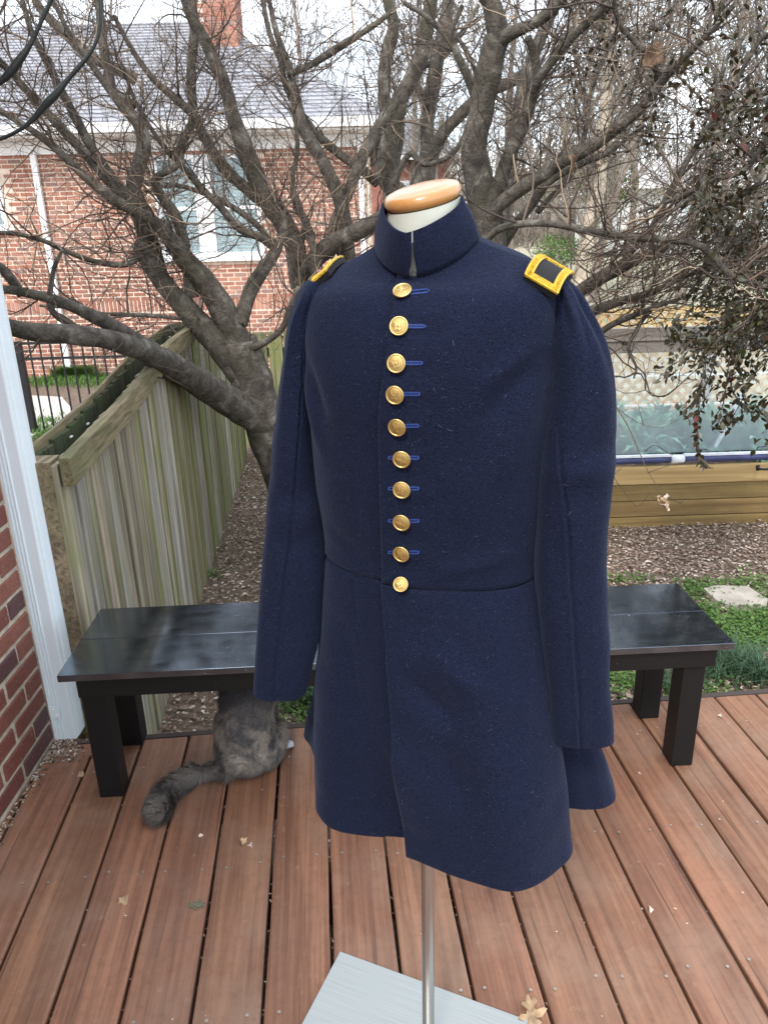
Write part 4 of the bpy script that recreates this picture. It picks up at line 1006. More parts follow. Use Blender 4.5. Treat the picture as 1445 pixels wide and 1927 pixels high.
def curled_leaf(c, s, seed, m, parent=None, name='dead_leaf', flat=.4):
    r = random.Random(seed); bm = bmesh.new(); n = 7; pr = [0, .55, .9, 1.0, .8, .45, .05]; tl = r.uniform(-1, 1)
    rows = []
    for i in range(n):
        t_ = i / (n - 1) - .5; w_ = pr[i] * .38; lobes = 1 + .28 * sin(i * 2.6 + tl)
        row = []
        for j in range(-2, 3):
            x = w_ * lobes * j / 2; z = flat * (x * x * 2.2 + .35 * sin(t_ * 4 + tl) + r.uniform(-.03, .03)); row.append(bm.verts.new((x * s, t_ * s, z * s)))
        rows.append(row)
    for a, b_ in zip(rows, rows[1:]):
        for k in range(4): bm.faces.new((a[k], a[k + 1], b_[k + 1], b_[k]))
    me = bpy.data.meshes.new('leaf'); bm.to_mesh(me); bm.free()
    o = link(name, me, m, parent, True); at(o, c) if parent else setattr(o, 'location', c)
    sm_ = o.modifiers.new('s', 'SOLIDIFY'); sm_.thickness = .0008
    return o
for k in range(7):
    o = curled_leaf(onY(1246 + rnd.uniform(-7, 9), 943 + rnd.uniform(-12, 14), 3.25), .038, k, MT['paleleaf'] if k % 2 else MT['deadleaf'], t4, 'dead_leaf', .9)
    o.rotation_euler = (rnd.uniform(-2, 2), rnd.uniform(-2, 2), rnd.uniform(-3, 3))
o = curled_leaf(onY(1228, 105, 3.9), .13, 60, MT['treeleaf'], t4, 'dead_leaf', .5); o.rotation_euler = (1.4, .5, .3)
o = curled_leaf(onY(1075, 310, 4.0), .11, 61, MT['treeleaf'], t4, 'dead_leaf', .7); o.rotation_euler = (1.2, -.9, .9)
# fine twigs of each tree
twig_object('low_twigs', grow(P1s[1:5], R1s[1:5], 7, .32, .0035, 3.0, .18, .0016, seed=31, t0=.2), MT['twig'], t1)
twig_object('twigs', grow(P1s[5:], R1s[5:], 21, .60, .0048, 5.6, .30, .0021, 1.3, .16, .0014, seed=1, t0=.12), MT['twig'], t1)
twig_object('twigs', grow(P2s[1:], R2s[1:], 21, .60, .0048, 5.6, .30, .0022, 1.3, .16, .0015, seed=2, t0=.12), MT['twig'], t2)
twig_object('twigs', grow(P3s[1:], R3s[1:], 12, .60, .0058, 3.6, .32, .0028, .9, .18, .0018, seed=3, t0=.25), MT['twig'], t3)
twig_object('twigs', grow(P4s[1:], R4s[1:], 21, .62, .0050, 5.2, .30, .0023, 1.5, .16, .0014, seed=4, t0=.12), MT['twig'], t4)
# bramble of bare stems low at the right
bs = thing('bare_shrub', 'tangle of thin bare tan stems right of the shoulder, in front of the lattice', 'shrub', (1.9, 5.0, GZ))
starts = []; n = 130
st = np.array([onY(NR.uniform(1090, 1420), NR.uniform(470, 585), NR.uniform(3.6, 4.6)) for _ in range(n)])
dd = NR.normal(0, .3, (n, 3)) + np.array([.75, 0, .55]); dd /= np.linalg.norm(dd, axis=1, keepdims=True)
P, R = twigs_from(st, dd, NR.uniform(.5, 1.3, n), NR.uniform(.0015, .0035, n), 12, .16, .0, 5)
outs = [(P, R, 4)]
idx = NR.integers(0, n, 1500); j = NR.integers(1, 11, 1500); d2 = NR.normal(0, .7, (1500, 3)) + np.array([.3, 0, .1]); d2 /= np.linalg.norm(d2, axis=1, keepdims=True)
P2, R2 = twigs_from(P[idx, j], d2, NR.uniform(.08, .3, 1500), NR.uniform(.0008, .0016, 1500), 6, .45, 0, 6); outs.append((P2, R2, 3))
twig_object('stems', outs, MT['twig'], bs)

# ---- evergreen at the right edge
ev = thing('evergreen_shrub', 'dark leaved evergreen with drooping sprays at the right edge of the photo', 'shrub', (2.6, 3.9, GZ))
def leaf_tpl():
    V = [(0, 0, 0), (.16, .30, .05), (.19, .58, .06), (0, 1, -.06), (-.19, .58, .06), (-.16, .30, .05), (0, .5, 0)]
    F = [(0, 1, 6), (1, 2, 6), (2, 3, 6), (3, 4, 6), (4, 5, 6), (5, 0, 6)]; return V, F
LT, LTF = leaf_tpl(); LT = [(x * 1.35, y, z) for x, y, z in LT]
sprays = []     # (px,py,Y) polylines
def spray(*p): sprays.append([np.array(onY(*q)) for q in p])
spray((1500, 560, 3.0), (1430, 590, 2.95), (1370, 625, 2.9), (1330, 665, 2.85), (1320, 720, 2.85), (1312, 790, 2.85), (1314, 845, 2.85), (1325, 880, 2.85))
spray((1400, 610, 2.95), (1350, 640, 2.9), (1300, 668, 2.9), (1262, 688, 2.9), (1250, 698, 2.9))
spray((1380, 620, 2.95), (1370, 690, 2.9), (1362, 750, 2.9), (1352, 790, 2.9), (1358, 795, 2.9))
spray((1400, 640, 2.9), (1375, 720, 2.9), (1395, 760, 2.9), (1425, 782, 2.9))
spray((1370, 650, 2.9), (1390, 700, 2.9), (1400, 740, 2.9), (1380, 780, 2.9), (1372, 795, 2.9))
spray((1350, 660, 2.9), (1330, 720, 2.9), (1300, 760, 2.9), (1283, 775, 2.9))
spray((1480, 620, 2.8), (1440, 680, 2.8), (1412, 710, 2.8), (1400, 715, 2.8))
spray((1500, 700, 2.8), (1450, 740, 2.8), (1425, 765, 2.8), (1450, 800, 2.8), (1445, 850, 2.8))
spray((1460, 560, 3.1), (1380, 570, 3.1), (1310, 590, 3.05), (1270, 612, 3.0), (1268, 635, 3.0))
spray((1460, 590, 3.0), (1400, 600, 3.0), (1340, 640, 2.95), (1300, 640, 2.95), (1275, 660, 2.95))
rr = random.Random(77)
def outline(y): return float(np.interp(y, [-40, 60, 150, 200, 300, 380, 450, 520, 560, 620, 660, 700], [1175, 1215, 1270, 1300, 1285, 1290, 1300, 1300, 1275, 1275, 1300, 1420]))
for _ in range(290):
    y = -40 + 730 * rr.random() ** .5; xo = outline(y); x = xo + (1560 - xo) * rr.random() ** .85; Y = rr.uniform(2.9, 4.6)
    p = np.array(onY(x, y, Y)); d = np.array([rr.uniform(-1, .3), rr.uniform(-.6, .6), rr.uniform(-.8, .3)]); d /= np.linalg.norm(d); l = rr.uniform(.12, .30)
    q = p - d * l; r_ = p + np.array([0, 0, -.03]) ; sprays.append([q, (q + p) / 2 + np.array([0, 0, .03]), p])
for (x, y, Y) in ((1180, 20, 4.2), (1110, 60, 4.4), (1150, 130, 4.3), (1230, 60, 4), (1080, 130, 4.5), (1200, 190, 4.3), (1240, 270, 4.2), (1170, 280, 4.6), (1215, 240, 4.4), (1130, 30, 4.6), (1090, 20, 4.6)) * 2:
    p = np.array(onY(x + rr.uniform(-25, 25), y + rr.uniform(-25, 25), Y)); d = np.array([rr.uniform(-.5, .8), rr.uniform(-.4, .4), rr.uniform(-.9, .6)]); d /= np.linalg.norm(d)
    sprays.append([p - d * .12, p, p + d * .12])
tw = MB(); leaves = []
for si, S_ in enumerate(sprays):
    big = si < 10
    V, F = tube(S_, [.0028] * (len(S_) - 1) + [.001], 4, len(S_) * 4, 0, cap=False); tw.add(V, F)
    C_ = catmull(S_, 60 if big else 24); ln = np.linalg.norm(np.diff(C_, axis=0), axis=1).sum(); k = int(ln / (.0042 if big else .0075))
    for _ in range(k * (1 if not big else 1)):
        t_ = rr.random(); i = int(t_ * (len(C_) - 1)); p = Vector(C_[i]); T = Vector(C_[min(i + 1, len(C_) - 1)] - C_[max(i - 1, 0)]).normalized()
        spread = .004 if (big and si == 0 and t_ > .55) else (.020 if big else .032)
        off = Vector((rr.gauss(0, spread), rr.gauss(0, spread), rr.gauss(0, spread)))
        d = (T * .6 + Vector((rr.gauss(0, .6), rr.gauss(0, .6), rr.gauss(-.25, .5)))).normalized()
        s = rr.uniform(.023, .040) * (1.0 if Y else 1)
        leaves.append((si if big else 99, p + off, d, s, rr.uniform(-.8, .8)))
tw.build('twigs', MT['bark'], ev)['kind'] = 'stuff'
V, F = tube([np.array((2.75, 3.9, GZ)), np.array((2.7, 3.9, .3)), np.array((2.5, 3.8, 1.1)), np.array((2.35, 3.8, 1.9)), np.array((2.4, 3.9, 3.2))], [.06, .05, .045, .035, .015], 12, 40, .1)
mb = MB(); mb.add(V, F); mb.build('trunk', MT['bark'], ev, True)
for (a, b_) in (((2.6, 3.85, .9), (2.0, 3.1, 1.25)), ((2.45, 3.8, 1.4), (1.95, 3.3, 1.9)), ((2.35, 3.8, 1.9), (1.8, 3.6, 2.4)), ((2.37, 3.85, 2.4), (1.7, 3.9, 2.9))):
    V, F = tube([np.array(a), (np.array(a) + np.array(b_)) / 2 + np.array([0, 0, .1]), np.array(b_)], [.022, .015, .005], 8, 16, .1); mb = MB(); mb.add(V, F); mb.build('branch', MT['bark'], ev, True)
leaves.sort(key=lambda q: (q[0], (q[1] - Vector(EYE)).length))
def lframe(d, roll):
    s = d.cross(ZZ).normalized(); n = s.cross(d).normalized(); s2 = s * cos(roll) + n * sin(roll); n2 = s2.cross(d).normalized(); return s2, n2
lme = bpy.data.meshes.new('leaf'); lme.from_pydata([(x, y, z) for x, y, z in LT], [], LTF); lme.update(); lme.materials.append(MT['evleaf'])
vis = [q for q in leaves if q[0] < 10][:296]; vs_ = set(map(id, vis))
for (_, p, d, s, ro) in vis:
    s2, n2 = lframe(d, ro); o = link('leaf', lme, None, ev)
    o.rotation_euler = Matrix((s2, d, n2)).transposed().to_euler(); o.scale = (s, s, s); at(o, p)
A_ = [q for q in leaves if id(q) not in vs_]
T_ = np.array(LT); Vv = np.zeros((len(A_), 7, 3)); Ff = np.array(LTF)
for i, (_, p, d, s, ro) in enumerate(A_):
    s2, n2 = lframe(d, ro); Vv[i] = np.array(p) + (T_ @ np.array([s2, d, n2])) * s
me = np_mesh('foliage', Vv.reshape(-1, 3), (Ff[None] + np.arange(len(A_))[:, None, None] * 7).reshape(-1, 3)); me.materials.append(MT['evleaf'])
o = bpy.data.objects.new('foliage', me); COL.objects.link(o); o.parent = ev; o.location = -wloc(ev); o['kind'] = 'stuff'

# ---- far bare trees
def far_tree(label, x, y, h, seed, r0=.2, group=None, lean=0, m=None, dens=1.0):
    zb = ground_z(x, y) - .1; t = thing('bare_tree', label, 'tree', (x, y, zb)); r = np.random.default_rng(seed)
    base = np.array([x, y, zb]); n = 12; P = np.zeros((n, 3)); P[0] = base; d = np.array([lean, 0, 1.0])
    for i in range(1, n): d = d + r.normal(0, .07, 3); d /= np.linalg.norm(d); P[i] = P[i - 1] + d * h / n
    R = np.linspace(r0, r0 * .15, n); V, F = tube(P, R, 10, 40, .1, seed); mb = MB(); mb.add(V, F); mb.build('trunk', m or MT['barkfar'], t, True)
    k = 26; tt = r.uniform(.25, .98, k) * (n - 1); ii = tt.astype(int).clip(0, n - 2); S = P[ii] + (P[ii + 1] - P[ii]) * (tt - ii)[:, None]
    D = r.normal(0, 1, (k, 3)); D[:, 2] = np.abs(D[:, 2]) * .9 + .25; D /= np.linalg.norm(D, axis=1, keepdims=True)
    PB, RB = twigs_from(S, D, h * r.uniform(.15, .4, k), r0 * .28 * (1.1 - tt / n), 10, .3, .08, seed); outs = [(PB, RB, 5)]
    P_, f = PB, 1
    for cnt, L_, rr_ in ((260, h * .16, .016), (int(1300 * dens), h * .07, .008)):
        a, m_, _ = P_.shape; idx = r.integers(0, a, cnt); j = r.integers(2, m_, cnt); T = P_[idx, j] - P_[idx, j - 1]; T /= np.linalg.norm(T, axis=1, keepdims=True) + 1e-9
        D = T + r.normal(0, .6, (cnt, 3)); D /= np.linalg.norm(D, axis=1, keepdims=True)
        P_, R_ = twigs_from(P_[idx, j], D, L_ * r.uniform(.4, 1.3, cnt), np.full(cnt, rr_), 6, .4, .05, seed + cnt); outs.append((P_, R_, 3))
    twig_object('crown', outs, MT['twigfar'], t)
far_tree('pale bare tree trunk standing beyond the lattice, right of the sweeping limb', onY(1090, 500, 16).x, 16, 9, 21, .24, m=simple('pale_bark', (.42, .36, .28), .9, 0, .2, 4))
for i_, (px, Y, h) in enumerate(((960, 26, 11), (1180, 30, 12), (1290, 22, 10), (1420, 26, 12), (600, 32, 13), (760, 30, 12), (860, 24, 10), (1040, 38, 13), (200, 34, 14), (1500, 32, 12), (1350, 40, 13), (1120, 22, 8))):
    p = onY(px, 450, Y)
    lab = ['distant bare tree standing right of the coat collar', 'distant bare tree right of the pale trunk', 'distant bare tree behind the evergreen foliage, left part', 'distant bare tree behind the evergreen at the far right',
           'distant bare tree above the brick house roof end', 'distant bare tree behind the upright stems above the neck', 'distant bare tree between the neck and the scarred trunk', 'farthest bare tree seen under the sweeping limb',
           'distant bare tree behind the roof left of the chimney', 'distant bare tree at the right frame edge behind the evergreen', 'very distant bare tree behind the evergreen middle', 'small bare tree just beyond the lattice, right of the pale trunk'][i_]
    far_tree(lab, p.x, Y, h, 300 + i_, .16)
# distant wood that reads as one mass: short fuzzy stems along the horizon
n = 5200; X_ = NR.uniform(-60, 75, n); Y_ = NR.uniform(52, 80, n); S = np.stack([X_, Y_, np.full(n, -1.2) + (Y_ - 52) * .05 + 1.2], 1)
D = NR.normal(0, .16, (n, 3)) + np.array([0, 0, 1]); D /= np.linalg.norm(D, axis=1, keepdims=True)
P, R = twigs_from(S, D, NR.uniform(3, 9, n), NR.uniform(.03, .11, n), 7, .2, .1, 9)
idx = NR.integers(0, n, 16000); j = NR.integers(1, 6, 16000); D = NR.normal(0, .8, (16000, 3)) + np.array([0, 0, .6]); D /= np.linalg.norm(D, axis=1, keepdims=True)
Pq, Rq = twigs_from(P[idx, j], D, NR.uniform(.8, 2.4, 16000), NR.uniform(.02, .04, 16000), 5, .4, .05, 10)
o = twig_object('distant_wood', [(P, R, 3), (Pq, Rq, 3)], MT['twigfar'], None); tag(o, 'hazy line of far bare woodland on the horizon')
# small bright bushes beyond the lattice
for i_, (px, py, Y, s) in enumerate(((1040, 478, 15, .38), (1140, 350, 24, .9), (1075, 470, 17, .3))):
    c = onY(px, py, Y); r = random.Random(i_); V_, F_ = [], []
    for _ in range(900):
        d = rdir(-1, 1); p = c + d * s * rnd.random() ** .4; leafquad(V_, F_, p, rdir(-1, 1), ZZ, s * .16, s * .1)
    b = thing('green_bush', ['small yellow green bush glimpsed just above the right shoulder board', 'tall pale green bush beside the distant pale trunk', 'low green bush right behind the shoulder board bush'][i_], 'bush', (c.x, c.y, ground_z(c.x, c.y)))
    mb = MB(); mb.add(V_, F_); mb.build('foliage', MT['grass'], b)
    mb = MB(); gz = ground_z(c.x, c.y)
    V, F = tube([np.array((c.x, c.y, gz)), np.array((c.x + .02, c.y, (gz + c.z) / 2)), np.array((c.x, c.y, c.z))], [.04, .03, .02], 6, 8); mb.add(V, F); mb.build('stem', MT['barkfar'], b, True)

# ---- black cables hanging across the top left corner
def cable(label, pts, w_):
    P = [np.array(onY(x, y, 1.75)) for x, y in pts]; r = [.0048 * k for k in w_]
    V, F = tube(P, r, 10, len(P) * 8, .05); mb = MB(); mb.add(V, F); o = mb.build('cable', MT['cable'], None, True); tag(o, label, 'cable', 'black cables at the top left'); return o
cable('black cable looping down through the top left corner, the shorter outer one', [(140, -80), (110, -25), (88, 20), (72, 55), (55, 88), (38, 112), (20, 136), (0, 155), (-40, 180)], [.8, .8, .8, .8, 1.1, 1.6, 1.7, 1.2, .8])
cable('black cable sagging in a long curve below the other one at the top left', [(180, -80), (187, -20), (190, 30), (184, 72), (168, 103), (150, 125), (128, 150), (108, 175), (88, 195), (65, 222), (40, 243), (0, 262), (-50, 272)], [.7, .7, .7, .7, .8, 1.0, 1.0, 1.5, 1.6, 1.1, .8, .8, .8])
# ================================================================== BENCH
bq = [onz(108, 1272, .44), onz(1383, 1210, .44), onz(1287, 1100, .44), onz(175, 1143, .44)]     # front-left, front-right, back-right, back-left of the top
bX = (bq[1] - bq[0]).normalized(); bY = Vector((-bX.y, bX.x, 0)); BLn = (bq[1] - bq[0]).length; BDp = .5 * ((bq[3] - bq[0]).dot(bY) + (bq[2] - bq[1]).dot(bY))
def bn(x, y, z): return bq[0] + bX * x + bY * y + ZZ * (z - .44)
bench = thing('bench', 'low black painted plank bench standing behind the coat at the edge of the deck', 'bench', bn(BLn / 2, BDp / 2, 0))
hw = (BDp - .003) / 2
for i_ in (0, 1):
    o = link('seat_board', bevbox((BLn, hw + .0018, .020), .0009), MT['bench'], bench); at(o, bn(BLn / 2 + (.0 if i_ else -.001), hw / 2 + i_ * (hw + .003), .44 - .010 - (.0004 if i_ else 0)))
    o.rotation_euler = (0, .0006 * i_, atan2(bX.y, bX.x))
ang = atan2(bX.y, bX.x)
def bpart(name, sz, c):
    o = link(name, bevbox(sz, .002), MT['bench_side'], bench); at(o, bn(*c)); o.rotation_euler = (0, 0, ang); return o
AH = .066; ax0 = .036
for yy in (.030, BDp - .030): bpart('apron', (BLn - 2 * ax0, .020, AH), (BLn / 2, yy, .42 - AH / 2))
for xx in (ax0 + .011, BLn - ax0 - .011): bpart('apron', (.020, BDp - .085, AH - .002), (xx, BDp / 2, .42 - AH / 2))
lx = [(.068, .072), (.066, BDp - .075), (BLn - .085, .072), (BLn - .092, BDp - .075)]
for x, y in lx: bpart('leg', (.066, .066, .4195), (x + .0 , y, .2098))

# ================================================================== DRESS FORM
PX, PY = onY(806, 1900, 1.02).x, 1.02
form = thing('dress_form', 'cream dress form with wooden neck cap on a steel pole and flat base', 'dress form', (PX, PY, 0))
c0 = onz(640, 1790, .007); eA = (onz(980, 1915, .007) - c0).normalized(); eB = Vector((eA.y, -eA.x, 0))
pl = bevbox((.56, .31, .006), .0008); o = link('base_plate', pl, MT['steel'], form); at(o, c0 + eA * .28 + eB * .155 + ZZ * (-.003 + .0)); o.rotation_euler = (0, 0, atan2(eA.y, eA.x))
o.location.z = .0045
def cyl(c, r, z0, z1, n=32): return [(c[0] + r * cos(2 * pi * k / n), c[1] + r * sin(2 * pi * k / n), z) for z in (z0, z1) for k in range(n)], [(k, (k + 1) % n, n + (k + 1) % n, n + k) for k in range(n)]
mb = MB(); mb.add(*cyl((PX, PY), .0118, .007, 1.2)); mb.build('pole', MT['pole'], form, True)
mb = MB(); mb.add(*cyl((PX, PY), .021, .007, .03)); mb.add([(PX + .021 * cos(a * pi / 16), PY + .021 * sin(a * pi / 16), .03) for a in range(32)], [tuple(range(32))]); mb.build('pole_socket', MT['pole'], form)
# ---- coat geometry frame: front direction F_, viewer-right direction S_
PHI = radians(22); S_ = Vector((cos(PHI), -sin(PHI), 0)); F_ = Vector((-sin(PHI), -cos(PHI), 0))
def levelpar(y, Lx, Rx, b, yc=PY):
    l, r = onY(Lx, y, yc), onY(Rx, y, yc); w_ = (r.x - l.x) / 2; a = sqrt(max(1e-4, w_ * w_ - (b * sin(PHI)) ** 2)) / cos(PHI)
    return [(l.x + r.x) / 2, yc, (l.z + r.z) / 2, a, b]
LV_ = [  # y, left, right px, half depth, exponent, tilt (front lower)
 (1050, 613, 1008, .104, 2.1, 0), (1020, 611, 1008, .103, 2.1, 0), (960, 602, 1010, .106, 2.15, 0), (900, 593, 1014, .111, 2.2, 0), (820, 583, 1022, .117, 2.2, 0), (740, 577, 1030, .121, 2.25, 0),
 (680, 575, 1036, .121, 2.3, 0), (630, 576, 1038, .116, 2.35, 0), (590, 578, 1038, .108, 2.4, .002), (560, 582, 1036, .100, 2.4, .004), (538, 590, 1028, .093, 2.35, .008), (520, 604, 1016, .087, 2.3, .014), (503, 625, 1000, .080, 2.2, .020),
 (488, 650, 978, .073, 2.1, .026), (474, 675, 945, .068, 1.9, .032), (462, 693, 918, .066, 1.7, .038), (452, 703, 898, .066, 1.55, .042)]
lp = []
for (y, l, r, b, e, t) in LV_:
    q = levelpar(y, l, r, b); lp.append(q + [e, t])
lp = np.array(lp)
# the body top leans back a little: depth centre per level
NL = 190
LP = catmull(lp, NL)
def sg(v, p): return (abs(v) ** p) * (1 if v >= 0 else -1)
def ringpt(q, th, off=0.0):
    cx, cy, z, a, b, e, t = q; s, c = sin(th), cos(th)
    x, f = a * sg(s, 2 / e), b * sg(c, 2 / e)
    n = Vector((s / a, c / b)); n.normalize()
    return Vector((cx, cy, z)) + S_ * (x + n.x * off) + F_ * (f + n.y * off) + ZZ * (-t * sg(c, 2 / e) * (1 if c > 0 else .45))
def solve_th(q, target, lo=-1.3, hi=.9, n=90):
    """ring angle whose projection falls on the px curve target(y)"""
    pv = None
    for i in range(n + 1):
        th = lo + (hi - lo) * i / n; x, y = proj(ringpt(q, th)); d = x - target(y)
        if pv is not None and pv[1] <= 0 < d: return pv[0] + (th - pv[0]) * (-pv[1]) / (d - pv[1])
        pv = (th, d)
    return lo if pv[1] > 0 else hi
EY = [400, 505, 520, 545, 600, 650, 700, 760, 850, 950, 1045, 1100, 1130]
EX = [757, 757, 750, 744, 738, 733, 726, 718, 715, 719, 722, 722, 723]
edge = lambda y: float(np.interp(y, EY, EX))
BTN = [(758, 552), (752, 615), (747, 684), (745, 742), (749, 802), (757, 862), (757, 920), (757, 981), (757, 1040), (756, 1100)]
bz = []
def fold(p2, A, B, wd, amp):     # soft ridge along segment A-B in (s,z) space
    a = np.array(A); b_ = np.array(B); p = np.array(p2); d = b_ - a; t = max(0, min(1, ((p - a) @ d) / (d @ d))); r = p - a - d * t
    return 1.5 * amp * exp(-(r @ r) / (wd * wd)) * (sin(pi * (.12 + .8 * t)))
def body_off(p, s, z, front):
    o = .0045 * noise.noise(p * 5.5) + .0022 * noise.noise(p * 14 + Vector((3, 0, 0)))
    if front:
        o += fold((s, z), (.158, 1.375), (.105, 1.30), .013, -.0055) + fold((s, z), (.16, 1.34), (.125, 1.23), .012, .004) + fold((s, z), (.15, 1.39), (.10, 1.345), .010, .0035)
        o += fold((s, z), (-.150, 1.37), (-.105, 1.29), .013, -.005) + fold((s, z), (-.150, 1.34), (-.12, 1.24), .012, .004)
        o += fold((s, z), (.10, 1.46), (.05, 1.36), .02, .002)
        o += fold((s, z), (.13, 1.12), (.03, 1.09), .012, .003) + fold((s, z), (-.12, 1.13), (-.05, 1.09), .012, -.003)
    return o
NT = 330; DEL = .42
V = []; the = []
for q in LP: the.append(solve_th(q, edge))
k_ = np.ones(9) / 9; the = np.convolve(np.pad(the, 4, 'edge'), k_, 'valid')
Zn = LP[-1][2]; Z0 = LP[0][2]
btn_z = [None] * 10
def place_off(kt, n, over=.55):     # overlap step at the opening edge
    t = kt / n * (2 * pi + DEL); return .0058 * max(0, 1 - t / over) ** 1.0 - (.0022 if t > 2 * pi - .1 else 0)
for i, q in enumerate(LP):
    row = []
    for k in range(NT + 1):
        th = the[i] + (2 * pi + DEL) * k / NT
        p = ringpt(q, th); s = (p - Vector((q[0], q[1], 0))).dot(S_); fr = cos(th) > -.1
        o = place_off(k, NT) + body_off(p, s, q[2], fr)
        if i < 3: o -= .0026 * (1 - i / 3)           # waist seam dip
        if i < 12: o += .0008 * sin(i / 12 * pi)
        if (th - the[i]) < .34 and q[2] > 1.02:       # slight pucker between buttons
            o += .0010 * sin(q[2] * 2 * pi / .0445) * exp(-((th - the[i]) - .2) ** 2 / .02)
        row.append(ringpt(q, th, o))
    V += row
F = [(i * (NT + 1) + k, i * (NT + 1) + k + 1, (i + 1) * (NT + 1) + k + 1, (i + 1) * (NT + 1) + k) for i in range(NL - 1) for k in range(NT)]
coat = thing('frock_coat', 'long navy blue wool frock coat with ten brass buttons, displayed on the dress form', 'coat', (PX, PY, .62))
def cloth(name, V, F, th=.003, parent=coat, m='wool'):
    mb = MB(); mb.add(V, F); me = mb.mesh(name); o = link(name, me, MT[m], parent, True)
    md = o.modifiers.new('thick', 'SOLIDIFY'); md.thickness = th; md.offset = -1
    return o
bodV, bodF = V, F
cloth('bodice', V, F)
# ---- skirt
hem = [(-1, 762, 1619), (14, 857, 1652), (34, 940, 1674), (50, 990, 1665), (64, 1045, 1631), (74, 1071, 1602), (82, 1064, 1560), (88, 1066, 1524), (98, 1102, 1524), (108, 1140, 1519), (118, 1158, 1496), (135, 1130, 1440), (160, 1000, 1395),
       (185, 850, 1375), (205, 700, 1362), (225, 610, 1362), (240, 576, 1384), (252, 590, 1410), (263, 600, 1450), (273, 590, 1495), (283, 590, 1533), (298, 621, 1563), (318, 680, 1577), (338, 757, 1589), (352, 800, 1596)]
th0 = degrees(the[0]); hz_ = .635
hp_ = []
for (a, x, y) in hem: hp_.append([th0 if a == -1 else a, *onz(x, y, hz_)])
hp_ = np.array(hp_)
NS = 150; V = []
qs = LP[0]
def hempt(deg):
    a = hp_[:, 0]; d = min(max(deg, a[0]), a[-1]); i = int(np.searchsorted(a, d) - 1); i = max(0, min(len(a) - 2, i)); f = (d - a[i]) / (a[i + 1] - a[i])
    P = hp_[:, 1:]; g = lambda j: P[max(0, min(len(P) - 1, j))]
    p0, p1, p2, p3 = g(i - 1), g(i), g(i + 1), g(i + 2)
    if i == 0: p0 = 2 * p1 - p2
    c = .5 * (2 * p1 + (p2 - p0) * f + (2 * p0 - 5 * p1 + 4 * p2 - p3) * f * f + (3 * p1 - p0 - 3 * p2 + p3) * f ** 3)
    return Vector(c)
KS = 420; hend = radians(352)
for i in range(NS + 1):
    t = i / NS; row = []
    for k in range(KS + 1):
        th = the[0] + (hend - the[0]) * k / KS
        w_ = ringpt(qs, th if th < 2 * pi + the[0] + .01 else th, 0); h = hempt(degrees(th))
        hump = sin(pi * min(1, t * 1.0)) * .006 * (1 if cos(th) > 0 else .4)
        g = t ** .93; p = w_.lerp(h, g); p.z = qs[2] + (hz_ - qs[2]) * t
        n = Vector((p.x - qs[0], p.y - qs[1], 0)); n.normalize()
        tt = (th - the[0])
        o = .0058 * max(0, 1 - tt / .5) + .015 * t * noise.noise(Vector((p.x * 6, p.y * 6, p.z * 2.2))) + .004 * noise.noise(p * 11) + .0014 * noise.noise(p * 26)
        s = (p - Vector((qs[0], qs[1], 0))).dot(S_)
        if cos(th) > 0:
            o += fold((s, p.z), (.015, .935), (.085, .875), .020, -.011) + fold((s, p.z), (.05, .975), (.10, .93), .018, .007) + fold((s, p.z), (.07, .84), (.10, .74), .022, -.010) + fold((s, p.z), (-.02, .85), (.02, .72), .03, .008)
            o += fold((s, p.z), (-.10, .98), (-.07, .80), .018, -.004)
        o += hump - (.0016 * (1 - i / 2) if i < 2 else 0)
        if k > KS * .93: o -= .0025
        p = p + n * o
        if i == NS: p -= n * .0015
        row.append(p)
    V += row
F = [(i * (KS + 1) + k, (i + 1) * (KS + 1) + k, (i + 1) * (KS + 1) + k + 1, i * (KS + 1) + k + 1) for i in range(NS) for k in range(KS)]
cloth('skirt', V, F, .0035)
skV, skF = V, F
# ---- sleeves
def sleeve(rows, seam, nm, seed, folds=()):
    A = []
    for (y, l, r, rb, Yc) in rows:
        a, b_ = onY(l, y, Yc), onY(r, y, Yc); A.append([(a.x + b_.x) / 2, Yc, (a.z + b_.z) / 2, (b_.x - a.x) / 2, rb])
    A = np.array(A); NLs = 200; Q = catmull(A, NLs); V = []; n = 200
    for i, q in enumerate(Q):
        tgt = None; best = None
        u = i / (NLs - 1)
        cs = Vector((q[0], q[1], q[2]))
        ee = 2 / (2.0 + .5 * min(1, u * 1.6))
        def pt(th, o): return cs + Vector((sg(sin(th), ee) * (q[3] + o), -sg(cos(th), ee) * (q[4] + o), 0))
        if seam:
            for k in range(60):
                th = -1.3 + 2.6 * k / 59; x, y = proj(pt(th, 0)); d = abs(x - np.interp(y, seam[0], seam[1]))
                if (best is None or d < best[0]) and seam[0][0] - 5 < y < seam[0][-1] + 60: best = (d, th)
        for k in range(n):
            th = 2 * pi * k / n; p = pt(th, 0)
            o = .0045 * noise.noise(Vector((p.x * 8, p.y * 8, p.z * 5)) + Vector((seed, 0, 0))) + .002 * noise.noise(p * 18 + Vector((seed, 0, 0)))
            o *= min(1, u * 9)
            for (u0, a0, amp, wu, wa, sl) in folds:
                da = (th - a0 - sl * (u - u0) + pi) % (2 * pi) - pi
                o += 1.0 * min(1, u * 4) * amp * exp(-((u - u0) / wu) ** 2 - (da / wa) ** 2)
            if best and best[0] < 4:
                da = (th - best[1] + pi) % (2 * pi) - pi; fade = min(1, max(0, (proj(p)[1] - seam[0][0]) / 60))
                o -= .0038 * exp(-(da * .05 / .0022) ** 2) * fade; o += .0014 * exp(-((da + .08) * .05 / .004) ** 2) * fade
            V.append(pt(th, o))
    F = [(i * n + k, (i + 1) * n + k, (i + 1) * n + (k + 1) % n, i * n + (k + 1) % n) for i in range(NLs - 1) for k in range(n)]
    F.append(tuple(range(n)))
    return cloth(nm, V, F, .003), V, F
